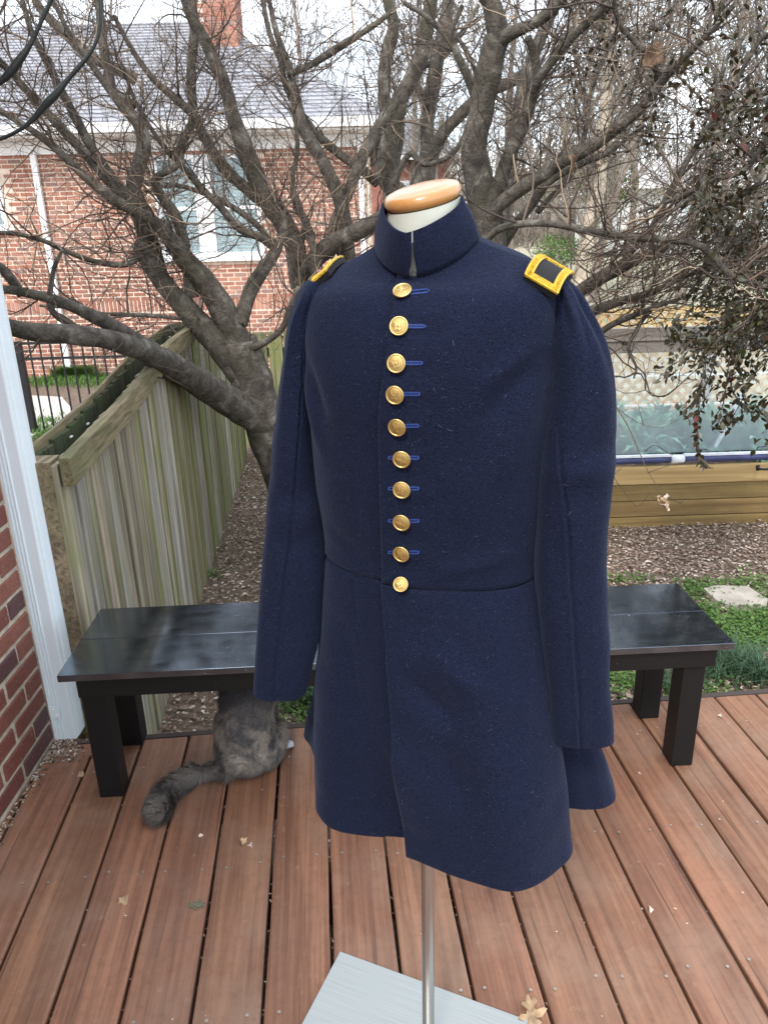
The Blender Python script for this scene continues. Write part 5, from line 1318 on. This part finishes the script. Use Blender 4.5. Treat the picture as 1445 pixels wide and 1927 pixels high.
RS = [(517, 1040, 1050, .004, .990), (520, 1026, 1060, .022, .990), (530, 1020, 1074, .038, .988), (548, 1020, 1089, .046, .984), (575, 1022, 1101, .049, .978), (610, 1024, 1117, .052, .972), (650, 1028, 1132, .055, .965), (700, 1029, 1145, .056, .96), (760, 1023, 1152, .055, .955),
      (830, 1015, 1152, .053, .95), (900, 1010, 1148, .051, .945), (1000, 1007, 1138, .048, .94), (1100, 1008, 1140, .044, .932), (1200, 1015, 1146, .039, .922), (1300, 1027, 1150, .034, .912), (1388, 1037, 1155, .028, .905)]
o, rsV, rsF = sleeve(RS, ([780, 880, 1000, 1100, 1200, 1300, 1400], [1048, 1057, 1068, 1074, 1080, 1087, 1092]), 'sleeve', 3.3,
   ((.20, -.45, -.004, .10, .16, 1.0), (.24, -.15, .005, .12, .18, .8), (.24, .55, -.0045, .14, .15, 1.0), (.30, .95, .005, .16, .2, .6), (.60, .55, -.004, .020, .6, .0), (.64, -.2, .0035, .020, .7, 0), (.68, .3, -.004, .022, .7, 0), (.74, -.5, -.004, .03, .4, 0), (.35, .15, -.004, .10, .2, -.8)))
LS = [(524, 586, 600, .006, 1.055), (529, 576, 606, .020, 1.055), (540, 566, 610, .034, 1.058), (560, 557, 612, .044, 1.06), (595, 546, 606, .050, 1.065), (640, 537, 600, .054, 1.068), (700, 529, 596, .056, 1.07), (760, 522, 594, .056, 1.07), (830, 514, 596, .056, 1.065), (900, 507, 602, .048, 1.06),
      (960, 502, 608, .046, 1.055), (1020, 497, 613, .044, 1.05), (1080, 491, 612, .042, 1.045), (1140, 487, 606, .039, 1.04), (1200, 484, 598, .035, 1.03), (1260, 480, 586, .031, 1.02), (1300, 477, 575, .027, 1.015)]
o, lsV, lsF = sleeve(LS, ([640, 700, 840, 995, 1150, 1300], [571, 570, 561, 550, 528, 516]), 'sleeve', 8.1,
   ((.20, .2, -.004, .10, .2, -1.0), (.25, -.5, .005, .12, .2, -.8), (.58, -.2, -.004, .022, .6, 0), (.62, .5, .0035, .025, .6, 0), (.67, .0, -.004, .025, .6, 0)))
# ---- collar
def collar():
    q0 = LP[-1].copy(); q0[2] -= .001
    ql = levelpar(385, 716, 872, .062, 1.006); qt = np.array(ql + [1.5, .036])
    qt[2] = (onY(716, 388, 1.02).z + onY(872, 371, 1.0).z) / 2; 
    rows = 30; n = 240; V = []
    gl, gr = (lambda y: float(np.interp(y, [430, 470, 500, 512], [775, 774.5, 773, 770]))), (lambda y: float(np.interp(y, [430, 455, 480, 505, 512], [777, 777.5, 779, 783, 784])))
    for j in range(rows + 1):
        t = j / rows; q = q0 * (1 - t) + qt * t; q[3] += .0025 * sin(pi * t) ; q[4] += .0025 * sin(pi * t)
        a, b_ = solve_th(q, gr), solve_th(q, gl)
        for k in range(n + 1):
            th = a + (b_ + 2 * pi - a) * k / n
            p = ringpt(q, th); o = .0030 + .0014 * noise.noise(p * 22) + .002 * noise.noise(p * 9)
            if j == 0: o -= .0026
            if j == 1: o -= .001
            V.append(ringpt(q, th, o))
    F = [(i * (n + 1) + k, i * (n + 1) + k + 1, (i + 1) * (n + 1) + k + 1, (i + 1) * (n + 1) + k) for i in range(rows) for k in range(n)]
    cloth('collar', V, F, .0042); return q0, qt
cq0, cqt = collar()
# ---- form torso and neck under the coat, wooden cap
mb = MB(); V = []; n = 64; lv = []
for i in range(0, NL, 10):
    q = LP[i].copy(); q[3] -= .016; q[4] -= .016; lv.append(q)
q = LP[-1].copy(); q[3] -= .012; q[4] -= .010; lv.append(q); q2 = cqt.copy(); q2[2] -= .012; q2[3] = .0475; q2[4] = .050; lv.append((q + q2) / 2 + np.array([0, 0, 0, -.002, -.002, 0, 0])); lv.append(q2)
for q in lv: V += [ringpt(q, 2 * pi * k / n) for k in range(n)]
F = [(i * n + k, i * n + (k + 1) % n, (i + 1) * n + (k + 1) % n, (i + 1) * n + k) for i in range(len(lv) - 1) for k in range(n)] + [tuple(range(n))[::-1]]
mb.add(V, F); mb.build('torso', MT['formcloth'], form, True)
# cap: rounded oval disc tipped towards the front
cc = onY(795, 369, 1.012); nrm = Vector((-.20, -.19, 1)).normalized(); cX = (S_ - nrm * S_.dot(nrm)).normalized(); cY = nrm.cross(cX)
V = []; prof = []
for a in range(0, 13):
    t = -pi / 2 + pi * a / 12; prof.append((-.0075 + .0075 * cos(t) if True else 0, .0088 * sin(t)))
prof = [(-.046, -.0088)] + prof + [(-.012, .0105), (-.030, .0112)]
n = 72
for (dr, h) in prof:
    for k in range(n):
        a = 2 * pi * k / n; V.append(cc + cX * (.0485 + dr) * cos(a) + cY * (.0520 + dr) * sin(a) + nrm * h)
V.append(cc + nrm * .0113); ctr = len(V) - 1
F = [(i * n + k, i * n + (k + 1) % n, (i + 1) * n + (k + 1) % n, (i + 1) * n + k) for i in range(len(prof) - 1) for k in range(n)] + [((len(prof) - 1) * n + k, (len(prof) - 1) * n + (k + 1) % n, ctr) for k in range(n)]
mb = MB(); mb.add(V, F); mb.build('neck_cap', MT['cap'], form, True)
# neck cloth rising to the underside of the cap
V = []
for j in range(9):
    t = j / 8; 
    for k in range(n):
        a = 2 * pi * k / n; top = cc + cX * .0455 * cos(a) + cY * .049 * sin(a) - nrm * .0085
        lo = Vector((cq0[0], cq0[1], cq0[2] - .03)) + S_ * .050 * cos(a) - F_ * .050 * sin(a); V.append(lo.lerp(top, t))
F = [(i * n + k, i * n + (k + 1) % n, (i + 1) * n + (k + 1) % n, (i + 1) * n + k) for i in range(8) for k in range(n)]
mb = MB(); mb.add(V, F); mb.build('neck', MT['formcloth'], form, True)

# ---- things sewn on: found by dropping sight lines onto the cloth
def bvh(V, F): return BVHTree.FromPolygons([tuple(v) for v in V], F)
TB = bvh(bodV, bodF); TS = bvh(skV, skF); TR = bvh(rsV, rsF); TL = bvh(lsV, lsF)
def hit(x, y, trees=None):
    d = Vector(ray(x, y)).normalized(); best = None
    for t in trees or (TB, TS, TR, TL):
        h = t.ray_cast(Vector(EYE), d)
        if h[0] is not None and (best is None or h[3] < best[3]): best = h
    if best is None: return None
    n = best[1]; n = -n if n.dot(d) > 0 else n
    return best[0], n.normalized()
# button prototype meshes
def lathe(prof, n=32):
    V = [(r * cos(2 * pi * k / n), r * sin(2 * pi * k / n), z) for r, z in prof for k in range(n)]
    F = [(i * n + k, i * n + (k + 1) % n, (i + 1) * n + (k + 1) % n, (i + 1) * n + k) for i in range(len(prof) - 1) for k in range(n)]
    return V, F + [tuple(range((len(prof) - 1) * n, len(prof) * n))]
mb = MB(); V, F = lathe([(.0085, -.001), (.0108, .0012), (.0116, .0026), (.0114, .0036), (.0105, .0041), (.0098, .0037), (.0094, .0033)]); mb.add(V, F[:-1], 0)
V, F = lathe([(.0094, .0033), (.0075, .0041), (.0050, .0047), (.0025, .0050)]); mb.add(V, F, 1)
btn = mb.mesh('button'); btn.materials.append(MT['brass']); btn.materials.append(MT['brassfield']); btn.polygons.foreach_set('use_smooth', [True] * len(btn.polygons))
em = MB()
def dz(x, y): return .0033 + .0017 * max(0, 1 - (x * x + y * y) / .0094 ** 2)
def bar(x0, y0, x1, y1, w_, h=.0007):
    L_ = sqrt((x1 - x0) ** 2 + (y1 - y0) ** 2); cx, cy = (x0 + x1) / 2, (y0 + y1) / 2; X = Vector((x1 - x0, y1 - y0, 0)).normalized(); Y = Vector((-X.y, X.x, 0)); em.box((cx, cy, dz(cx, cy) + h / 2), (L_, w_, h), (X, Y, ZZ))
# eagle with spread wings, shield on the breast, branch and arrows, arc of stars
em.add([(0, .0012, dz(0, 0) + .0011), (.0014, .0010, .0052), (.0013, -.0012, .0052), (0, -.0026, .0050), (-.0013, -.0012, .0052), (-.0014, .0010, .0052), (0, -.0003, .0060)], [(6, 0, 1), (6, 1, 2), (6, 2, 3), (6, 3, 4), (6, 4, 5), (6, 5, 0)])
for s in (-1, 1):
    for k in range(5): bar(s * .0012, .0012 - k * .0006, s * (.0052 - k * .0007), .0044 - k * .0014, .0006, .0008)
    bar(s * .0008, -.0026, s * .0045, -.0040, .0006); bar(s * .0006, -.003, s * .003, -.0055, .0006)
bar(0, .0012, .0004, .0034, .0011, .0010); bar(.0004, .0034, .0016, .0036, .0006, .0008)
for k in range(13):
    a = radians(200 + 140 * k / 12); x, y = .0080 * cos(a), .0080 * sin(a); em.box((x, y, dz(x, y) + .0002), (.0008, .0010, .0005))
for k in range(9):
    a = radians(35 + 110 * k / 8); x, y = .0072 * cos(a), .0072 * sin(a); em.box((x, y, dz(x, y) + .0002), (.0007, .0007, .0005))
emb = em.mesh('emblem'); emb.materials.append(MT['brass'])
for i_, (x, y) in enumerate(BTN):
    h = hit(x, y, (TB, TS)); 
    if not h: continue
    p, n = h
    n = (n + Vector((rnd.uniform(-.06, .06), rnd.uniform(-.04, .04), rnd.uniform(-.05, .05)))).normalized()
    if i_ == 9: n = (n * .8 + Vector((0.05, 0, .75))).normalized()
    X = Vector((0, 0, 1)).cross(n).normalized(); Y = n.cross(X); R = Matrix((X, Y, n)).transposed() @ Matrix.Rotation(rnd.uniform(-.5, .5), 3, 'Z')
    o = link('button', btn, None, coat); o.scale = (.9, .9, .9) if i_ == 9 else (1, 1, 1); o.rotation_euler = R.to_euler(); at(o, p + n * (.0022 if i_ < 9 else .005))
    e = bpy.data.objects.new('emblem', emb); COL.objects.link(e); e.parent = o
    # stitched buttonhole
    spans = []
    if i_ < 9:
        spans.append((x + 15, x + (47 if i_ == 0 else 46 if i_ < 3 else 43 if i_ == 3 else 37 if i_ == 4 else 29), -.10 if i_ == 0 else 0))
        if i_ > 4: spans.append((x - 24, x - 14, 0))
    st = MB()
    for (xa_, xb_, sl) in spans:
        k = 0; xx = xa_
        while xx <= xb_:
            for s in (-1, 1):
                gap = 2.3 if i_ else 3.0
                hh_ = hit(xx, y - 1 + s * gap + sl * (xx - xa_) * 1.0, (TB, TS))
                if hh_:
                    q, n2 = hh_; T = Vector((1, 0, .35 * s)) ; T = (T - n2 * T.dot(n2)).normalized(); B2 = n2.cross(T)
                    st.box(q + n2 * .0007, (.0008, .0020, .0009), (T, B2, n2))
            xx += 2.3
        for s in (-1, 1) :
            ex_ = xb_ if xa_ > x else xa_; hh_ = hit(ex_ + (1.5 if xa_ > x else -1.5), y - 1 + s * 1.2 + sl * (xb_ - xa_), (TB, TS))
            if hh_: st.box(hh_[0] + hh_[1] * .0007, (.0013, .003, .0012))
    if st.v: st.build('buttonhole', MT['thread'], coat)
# ---- shoulder boards
UT = (TB, TR, TL)
def board(pxy, slope, rot, W=.042, Lv=.070, lift=0.0):
    """slope: sideways fall of the shoulder; the board bends over the shoulder front to back along the cloth"""
    p0, _ = hit(*pxy); back = Matrix.Rotation(rot, 3, 'Z') @ (-F_); lat0 = Matrix.Rotation(rot, 3, 'Z') @ S_
    lat_ = (lat0 * cos(slope) - ZZ * sin(slope)).normalized()
    c = p0 + back * .055 - ZZ * .045; A = []; Rr = []
    for a in np.linspace(radians(10), radians(150), 29):
        d = -back * cos(a) + ZZ * sin(a); best = None
        for t in UT:
            for o_ in (-.008, .008):
                h = t.ray_cast(c + lat_ * o_, d)
                if h[0] is not None and h[3] < .14 and (best is None or h[3] > best): best = h[3]
        if best: A.append([1, a, a * a, a ** 3]); Rr.append(best)
    co = np.linalg.lstsq(np.array(A), np.array(Rr), rcond=None)[0]
    al = np.linspace(radians(8), radians(150), 240); rr = np.array([co @ np.array([1, a, a * a, a ** 3]) for a in al]) + lift
    Q = np.array([np.array(c + (-back * cos(a) + ZZ * sin(a)) * r) for a, r in zip(al, rr)])
    i0 = int(np.argmin(np.linalg.norm(Q - np.array(p0), axis=1))); ds_ = np.concatenate([[0], np.cumsum(np.linalg.norm(np.diff(Q, axis=0), axis=1))]); ds_ -= ds_[i0]
    def cen(v): return Vector([float(np.interp(v, ds_, Q[:, k])) for k in range(3)])
    def P_(u, v, h):
        e = .003; T = (cen(v + e) - cen(v - e)).normalized(); n = lat_.cross(T).normalized(); n = n if n.z > 0 else -n
        return cen(v) + lat_ * u + n * h
    def slab(u0, u1, v0, v1, h0, h1, m_, name, parent, nu=6, nv=22):
        V = []
        for h in (h0, h1):
            for j in range(nv + 1):
                for i in range(nu + 1): V.append(P_(u0 + (u1 - u0) * i / nu, v0 + (v1 - v0) * j / nv, h))
        K = (nu + 1) * (nv + 1); F = []
        for j in range(nv):
            for i in range(nu):
                a = j * (nu + 1) + i; F.append((a + K, a + 1 + K, a + nu + 2 + K, a + nu + 1 + K)); F.append((a, a + nu + 1, a + nu + 2, a + 1))
        for j in range(nv):
            for i in (0, nu): a = j * (nu + 1) + i; F.append((a, a + nu + 1, a + nu + 1 + K, a + K))
        for i in range(nu):
            for j in (0, nv): a = j * (nu + 1) + i; F.append((a, a + 1, a + 1 + K, a + K))
        if name is None: return V, F
        mb = MB(); mb.add(V, F); return mb.build(name, m_, parent)
    sb = slab(-W / 2, W / 2, 0, Lv, -.001, .0075, MT['velvet'], 'shoulder_board', coat)
    gb = MB(); bw_ = .0088; h0, h1 = .0072, .0094
    for (a, b_, c, d) in ((-W / 2, W / 2, -.0006, bw_), (-W / 2, W / 2, Lv - bw_, Lv + .0006), (-W / 2 - .0006, -W / 2 + bw_, bw_, Lv - bw_), (W / 2 - bw_, W / 2 + .0006, bw_, Lv - bw_)):
        V, F = slab(a, b_, c, d, h0, h1, None, None, None, 4, 4 if d - c < .02 else 18); gb.add(V, F)
    def ridge(u, v, L_, a, hh=.0016, wd=.0016):
        du = Vector((cos(a), sin(a)))
        V = []
        for (l, s) in ((-1, -1), (1, -1), (1, 1), (-1, 1)): V.append(P_(u + du.x * l * L_ / 2 - du.y * s * wd / 2, v + du.y * l * L_ / 2 + du.x * s * wd / 2, h1 - .0002))
        V.append(P_(u - du.x * L_ * .4, v - du.y * L_ * .4, h1 + hh)); V.append(P_(u + du.x * L_ * .4, v + du.y * L_ * .4, h1 + hh))
        gb.add(V, [(0, 1, 5, 4), (2, 3, 4, 5), (1, 2, 5), (3, 0, 4)])
    vv = .002
    while vv < Lv - .001:
        for s in (-1, 1): ridge(s * (W / 2 - bw_ / 2), vv, bw_ * .62, .5 * s)
        vv += .0031
    uu = -W / 2 + .004
    while uu < W / 2 - .003:
        for v in (bw_ / 2, Lv - bw_ / 2): ridge(uu, v, bw_ * .62, 1.2)
        uu += .0031
    for (u0, v0, u1, v1) in ((-W / 2, 0, W / 2, 0), (-W / 2 + bw_, bw_, W / 2 - bw_, bw_), (-W / 2, Lv, W / 2, Lv), (-W / 2 + bw_, Lv - bw_, W / 2 - bw_, Lv - bw_), (-W / 2, 0, -W / 2, Lv), (W / 2, 0, W / 2, Lv), (-W / 2 + bw_, bw_, -W / 2 + bw_, Lv - bw_), (W / 2 - bw_, bw_, W / 2 - bw_, Lv - bw_)):
        V, F = tube([np.array(P_(u0 + (u1 - u0) * k / 12, v0 + (v1 - v0) * k / 12, h1)) for k in range(13)], [.0007] * 13, 6, 26); gb.add(V, F)
    gb.build('gold_border', MT['gold'], sb)
board((1014, 547), radians(28), radians(-4), .046, .078, .001); board((600, 537), radians(-36), radians(0), .044, .056, .001)
# hook at the collar opening
hk = hit(778, 497, (TB,)) 
hp3 = ringpt(cq0, solve_th(cq0, lambda y: 779), .002)
V, F = tube([np.array(hp3 + S_ * (.003 * cos(a)) + ZZ * (.003 * sin(a) + .004)) for a in np.linspace(0, 5.5, 9)], [.0004] * 9, 5, 24); mb = MB(); mb.add(V, F); mb.build('hook', MT['blackmetal'], coat)
# lint: tiny pale fibres caught on the wool
lr = random.Random(5); Vt, Ft, b0 = [], [], 0
while b0 < 8 * 1500:
    x, y = lr.uniform(475, 1160), lr.uniform(380, 1675); h = hit(x, y)
    if not h: continue
    p, n = h; T = Vector((lr.uniform(-1, 1), lr.uniform(-1, 1), lr.uniform(-1, 1))); T = (T - n * T.dot(n)).normalized(); Bq = n.cross(T)
    L_ = lr.uniform(.0006, .0020) if lr.random() < .96 else lr.uniform(.003, .007); w_ = lr.uniform(.00008, .00017); c_ = lr.uniform(-.4, .4)
    for k in range(4):
        t = k / 3 - .5; q = p + n * (.0006 + .0006 * (.25 - t * t) * 4) + T * L_ * t + Bq * (L_ * c_ * (.25 - t * t)); Vt += [q - Bq * w_, q + Bq * w_]
    Ft += [(b0, b0 + 1, b0 + 3, b0 + 2), (b0 + 2, b0 + 3, b0 + 5, b0 + 4), (b0 + 4, b0 + 5, b0 + 7, b0 + 6)]; b0 += 8
mb = MB(); mb.add(Vt, Ft); link('lint', mb.mesh('lint'), MT['lint'], coat)['kind'] = 'stuff'

# ================================================================== CAT
CB = Vector((-.437, 1.905, 0)); cat = thing('cat', 'fluffy grey and cream cat sitting on the deck under the bench, back turned', 'cat', CB)
CR = radians(-14)
def cw(x, y, z): return CB + Vector((x * cos(CR) - y * sin(CR), x * sin(CR) + y * cos(CR), z))
bm = bmesh.new()
def blob(c, r, tilt=0):
    m_ = Matrix.Translation(cw(*c)) @ Matrix.Rotation(CR, 4, 'Z') @ Matrix.Rotation(tilt, 4, 'X') @ Matrix.Diagonal((*r, 1)); bmesh.ops.create_icosphere(bm, subdivisions=3, radius=1, matrix=m_)
blob((0, -.005, .075), (.086, .088, .078)); blob((0, .0, .135), (.084, .083, .10), -.15); blob((0, .035, .215), (.076, .078, .090), -.3); blob((0, .075, .27), (.058, .062, .066), -.4)
for s in (-1, 1):
    blob((s * .058, .035, .062), (.042, .080, .062)); blob((s * .072, .105, .016), (.020, .036, .016)); blob((s * .032, .125, .012), (.017, .026, .014))
    for k in range(6): blob((s * (.036 - k * .001), .105 + k * .002, .22 - k * .038), (.024 - k * .0012, .024 - k * .0012, .032))
    for k in range(4): blob((s * (.030 + k * .002), .135, .352 + k * .009), (.017 - k * .0040, .008 - k * .001, .014 - k * .002))
blob((0, .110, .305), (.040, .044, .045)); blob((0, .138, .322), (.047, .045, .040)); blob((0, .178, .308), (.020, .018, .016))
me0 = bpy.data.meshes.new('cat'); bm.to_mesh(me0); bm.free()
tp_ = [cw(-.02, -.075, .035)] + [onz(x, y, z) for x, y, z in ((408, 1447, .03), (378, 1453, .03), (345, 1468, .03), (318, 1490, .032), (303, 1515, .034), (302, 1532, .034))]
tail_P = [np.array(p) for p in tp_]; V, F = tube(tail_P, [.024, .016, .017, .019, .022, .024, .014], 14, 60)
tmp = bpy.data.meshes.new('c2'); bm = bmesh.new(); bm.from_mesh(me0); b0 = [bm.verts.new(v) for v in V]; bm.verts.ensure_lookup_table()
for f in F:
    try: bm.faces.new([b0[i] for i in f])
    except Exception: pass
bmesh.ops.recalc_face_normals(bm, faces=bm.faces); bm.to_mesh(tmp); bm.free()
to = bpy.data.objects.new('tmp', tmp); COL.objects.link(to); rm = to.modifiers.new('r', 'REMESH'); rm.mode = 'VOXEL'; rm.voxel_size = .0055; sm_ = to.modifiers.new('s', 'SMOOTH'); sm_.iterations = 6
dg = bpy.context.evaluated_depsgraph_get(); ev_ = to.evaluated_get(dg); cm_ = bpy.data.meshes.new_from_object(ev_); bpy.data.objects.remove(to)
body = link('body', cm_, MT['fur'], cat, True)
# fur strands over the body
vs = np.zeros(len(cm_.vertices) * 3); cm_.vertices.foreach_get('co', vs); vs = vs.reshape(-1, 3); cm_.calc_loop_triangles()
tr = np.zeros(len(cm_.loop_triangles) * 3, dtype=np.int32); cm_.loop_triangles.foreach_get('vertices', tr); tr = tr.reshape(-1, 3)
A, B_, C_ = vs[tr[:, 0]], vs[tr[:, 1]], vs[tr[:, 2]]; nn = np.cross(B_ - A, C_ - A); ar = np.linalg.norm(nn, axis=1); nn /= ar[:, None] + 1e-12
NF = 110000; ti = NR.choice(len(tr), NF, p=ar / ar.sum()); r1 = np.sqrt(NR.random(NF)); r2 = NR.random(NF)
P = A[ti] * (1 - r1)[:, None] + B_[ti] * (r1 * (1 - r2))[:, None] + C_[ti] * (r1 * r2)[:, None]; Nn = nn[ti]
istail = (P[:, 1] < CB.y - .09) | (P[:, 0] < CB.x - .13)
flow = np.tile(np.array([0, -.25, -1.0]), (NF, 1)); flow[istail] = np.array([-.8, -.75, 0])
clump = np.array([noise.noise_vector(Vector(q * 55)) for q in P]) if True else 0
flow += NR.normal(0, .22, (NF, 3)) + clump * .9; flow -= Nn * (flow * Nn).sum(1, keepdims=True); flow /= np.linalg.norm(flow, axis=1, keepdims=True) + 1e-9
stick = np.where(istail, .95, .50)[:, None]; d = flow + Nn * stick; d /= np.linalg.norm(d, axis=1, keepdims=True)
ln = NR.uniform(.014, .034, NF) * np.where(istail, 1.35, 1.0); paw = (P[:, 2] < .03) & ~istail; ln[paw] *= .35
sd_ = np.cross(d, Nn); sd_ /= np.linalg.norm(sd_, axis=1, keepdims=True) + 1e-9; wv = .0009
mid = P + d * ln[:, None] * .55; tip = mid + (d * .6 + flow * .5) * ln[:, None] * .5
tip[:, 2] = np.maximum(tip[:, 2], .002)
Vv = np.stack([P - sd_ * wv, P + sd_ * wv, mid + sd_ * wv * .8, mid - sd_ * wv * .8, tip], 1).reshape(-1, 3)
base = (np.arange(NF) * 5)[:, None, None]; Fq = (np.array([[0, 1, 2], [0, 2, 3], [3, 2, 4]])[None] + base).reshape(-1, 3)
me = np_mesh('fur', Vv, Fq); me.materials.append(MT['fur']); fo = bpy.data.objects.new('fur', me); COL.objects.link(fo); fo.parent = cat; fo.location = -wloc(cat); fo['kind'] = 'stuff'
pc = onz(541, 1402, .012)
bm = bmesh.new()
for (dx, dy, dz_, r) in ((0, 0, .0, .017), (.010, .006, -.001, .010), (.013, -.003, -.002, .009), (-.012, -.006, .006, .016), (-.02, -.02, .02, .018)): bmesh.ops.create_icosphere(bm, subdivisions=3, radius=1, matrix=Matrix.Translation(pc + Vector((dx, dy, dz_ + .004))) @ Matrix.Diagonal((r, r, r * .8, 1)))
me = bpy.data.meshes.new('paw'); bm.to_mesh(me); bm.free(); o = link('paw', me, MT['paw'], cat, True); rm = o.modifiers.new('r', 'REMESH'); rm.mode = 'VOXEL'; rm.voxel_size = .003; rm.use_smooth_shade = True; s2 = o.modifiers.new('s', 'SMOOTH'); s2.iterations = 4

# ================================================================== SMALL THINGS ON THE DECK
def dleaf(px, py, s, seed, m, label, rot, flat=.25):
    o = curled_leaf(onz(px, py, 0) + Vector((0, 0, s * .06 + .001)), s, seed, m, None, 'fallen_leaf', flat); o.rotation_euler = rot; tag(o, label, 'leaf', 'fallen leaves on the deck'); return o
dleaf(232, 1698, .036, 3, MT['deadleaf'], 'pale pinkish curled leaf lying on a board left of the steel base', (.1, .1, -.6), .25)
dleaf(458, 1588, .026, 5, MT['deadleaf'], 'crumpled brown leaf on the deck between the cat tail and the coat hem', (.3, .2, 1.1), .8)
dleaf(472, 1594, .022, 7, MT['paleleaf'], 'small curled leaf scrap touching the crumpled brown one', (.2, -.4, -.5), .7)
dleaf(378, 1574, .014, 9, MT['paleleaf'], 'tiny pale leaf scrap just right of the cat tail tip', (.2, .2, .4), .6)
dleaf(153, 1459, .026, 11, MT['deadleaf'], 'little orange brown leaf stuck in a gap left of the front bench leg', (.2, .9, .1), .5)
dleaf(1357, 1349, .028, 13, MT['paleleaf'], 'yellowish narrow leaf on the deck right of the bench legs', (.1, .1, 1.5), .3)
dleaf(1222, 1712, .020, 15, MT['paleleaf'], 'pale leaf bit wedged in a gap at the lower right', (.2, .8, .2), .4)
# big lobed oak leaf at the edge of the base plate
ol = [(0, -.5), (.05, -.38), (.14, -.40), (.20, -.30), (.12, -.22), (.10, -.12), (.24, -.14), (.38, -.02), (.30, .04), (.14, .04), (.10, .12), (.20, .24), (.16, .36), (.07, .32), (.03, .46), (-.03, .44), (-.06, .30), (-.16, .30), (-.18, .20), (-.08, .10), (-.10, 0), (-.24, -.02), (-.32, -.12), (-.20, -.18), (-.10, -.14), (-.08, -.24), (-.16, -.34), (-.08, -.40), (-.04, -.36)]
p = onz(998, 1912, 0); V = []; sc = .088
for k in (1.0, .55):
    for (x, y) in ol: V.append(p + Vector((x * sc * k, y * sc * k, .005 + sc * (.55 * abs(x) * k * (1 if x > 0 else .4) + .25 * (y * k) ** 2 + .03 * sin(y * 14)))))
V.append(p + Vector((0, 0, .004))); n = len(ol)
mb = MB(); mb.add(V, [(i, (i + 1) % n, n + (i + 1) % n, n + i) for i in range(n)] + [(n + i, n + (i + 1) % n, 2 * n) for i in range(n)])
o = mb.build('fallen_leaf', MT['deadleaf'], None, True); tag(o, 'large lobed tan oak leaf leaning against the steel base plate', 'leaf', 'fallen leaves on the deck'); s2 = o.modifiers.new('s', 'SOLIDIFY'); s2.thickness = .0008
mb = MB(); p = onz(372, 1703, .001)
for _ in range(160):
    q = p + Vector((rnd.gauss(0, .009), rnd.gauss(0, .005), rnd.uniform(0, .002))); s = rnd.uniform(.001, .003); mb.box(q, (s, s * 1.4, s * .5))
tag(mb.build('lichen_patch', simple('lichen', (.16, .16, .10), .9, 0, .4, 200)), 'small grey green lichen patch on a deck board', kind='stuff')
mb = MB()
for _ in range(45):
    v, u = rnd.uniform(-1.0, 1.6), rnd.uniform(.75, 2.05); s = rnd.uniform(.0010, .0028); mb.box(dk(v, u, .0015), (s, s * rnd.uniform(1, 3), s * .5), (Vector((cos(v * 50), sin(v * 50), 0)), Vector((-sin(v * 50), cos(v * 50), 0)), ZZ))
tag(mb.build('deck_crumbs', MT['paleleaf']), 'tiny pale crumbs scattered over the deck boards', kind='stuff')
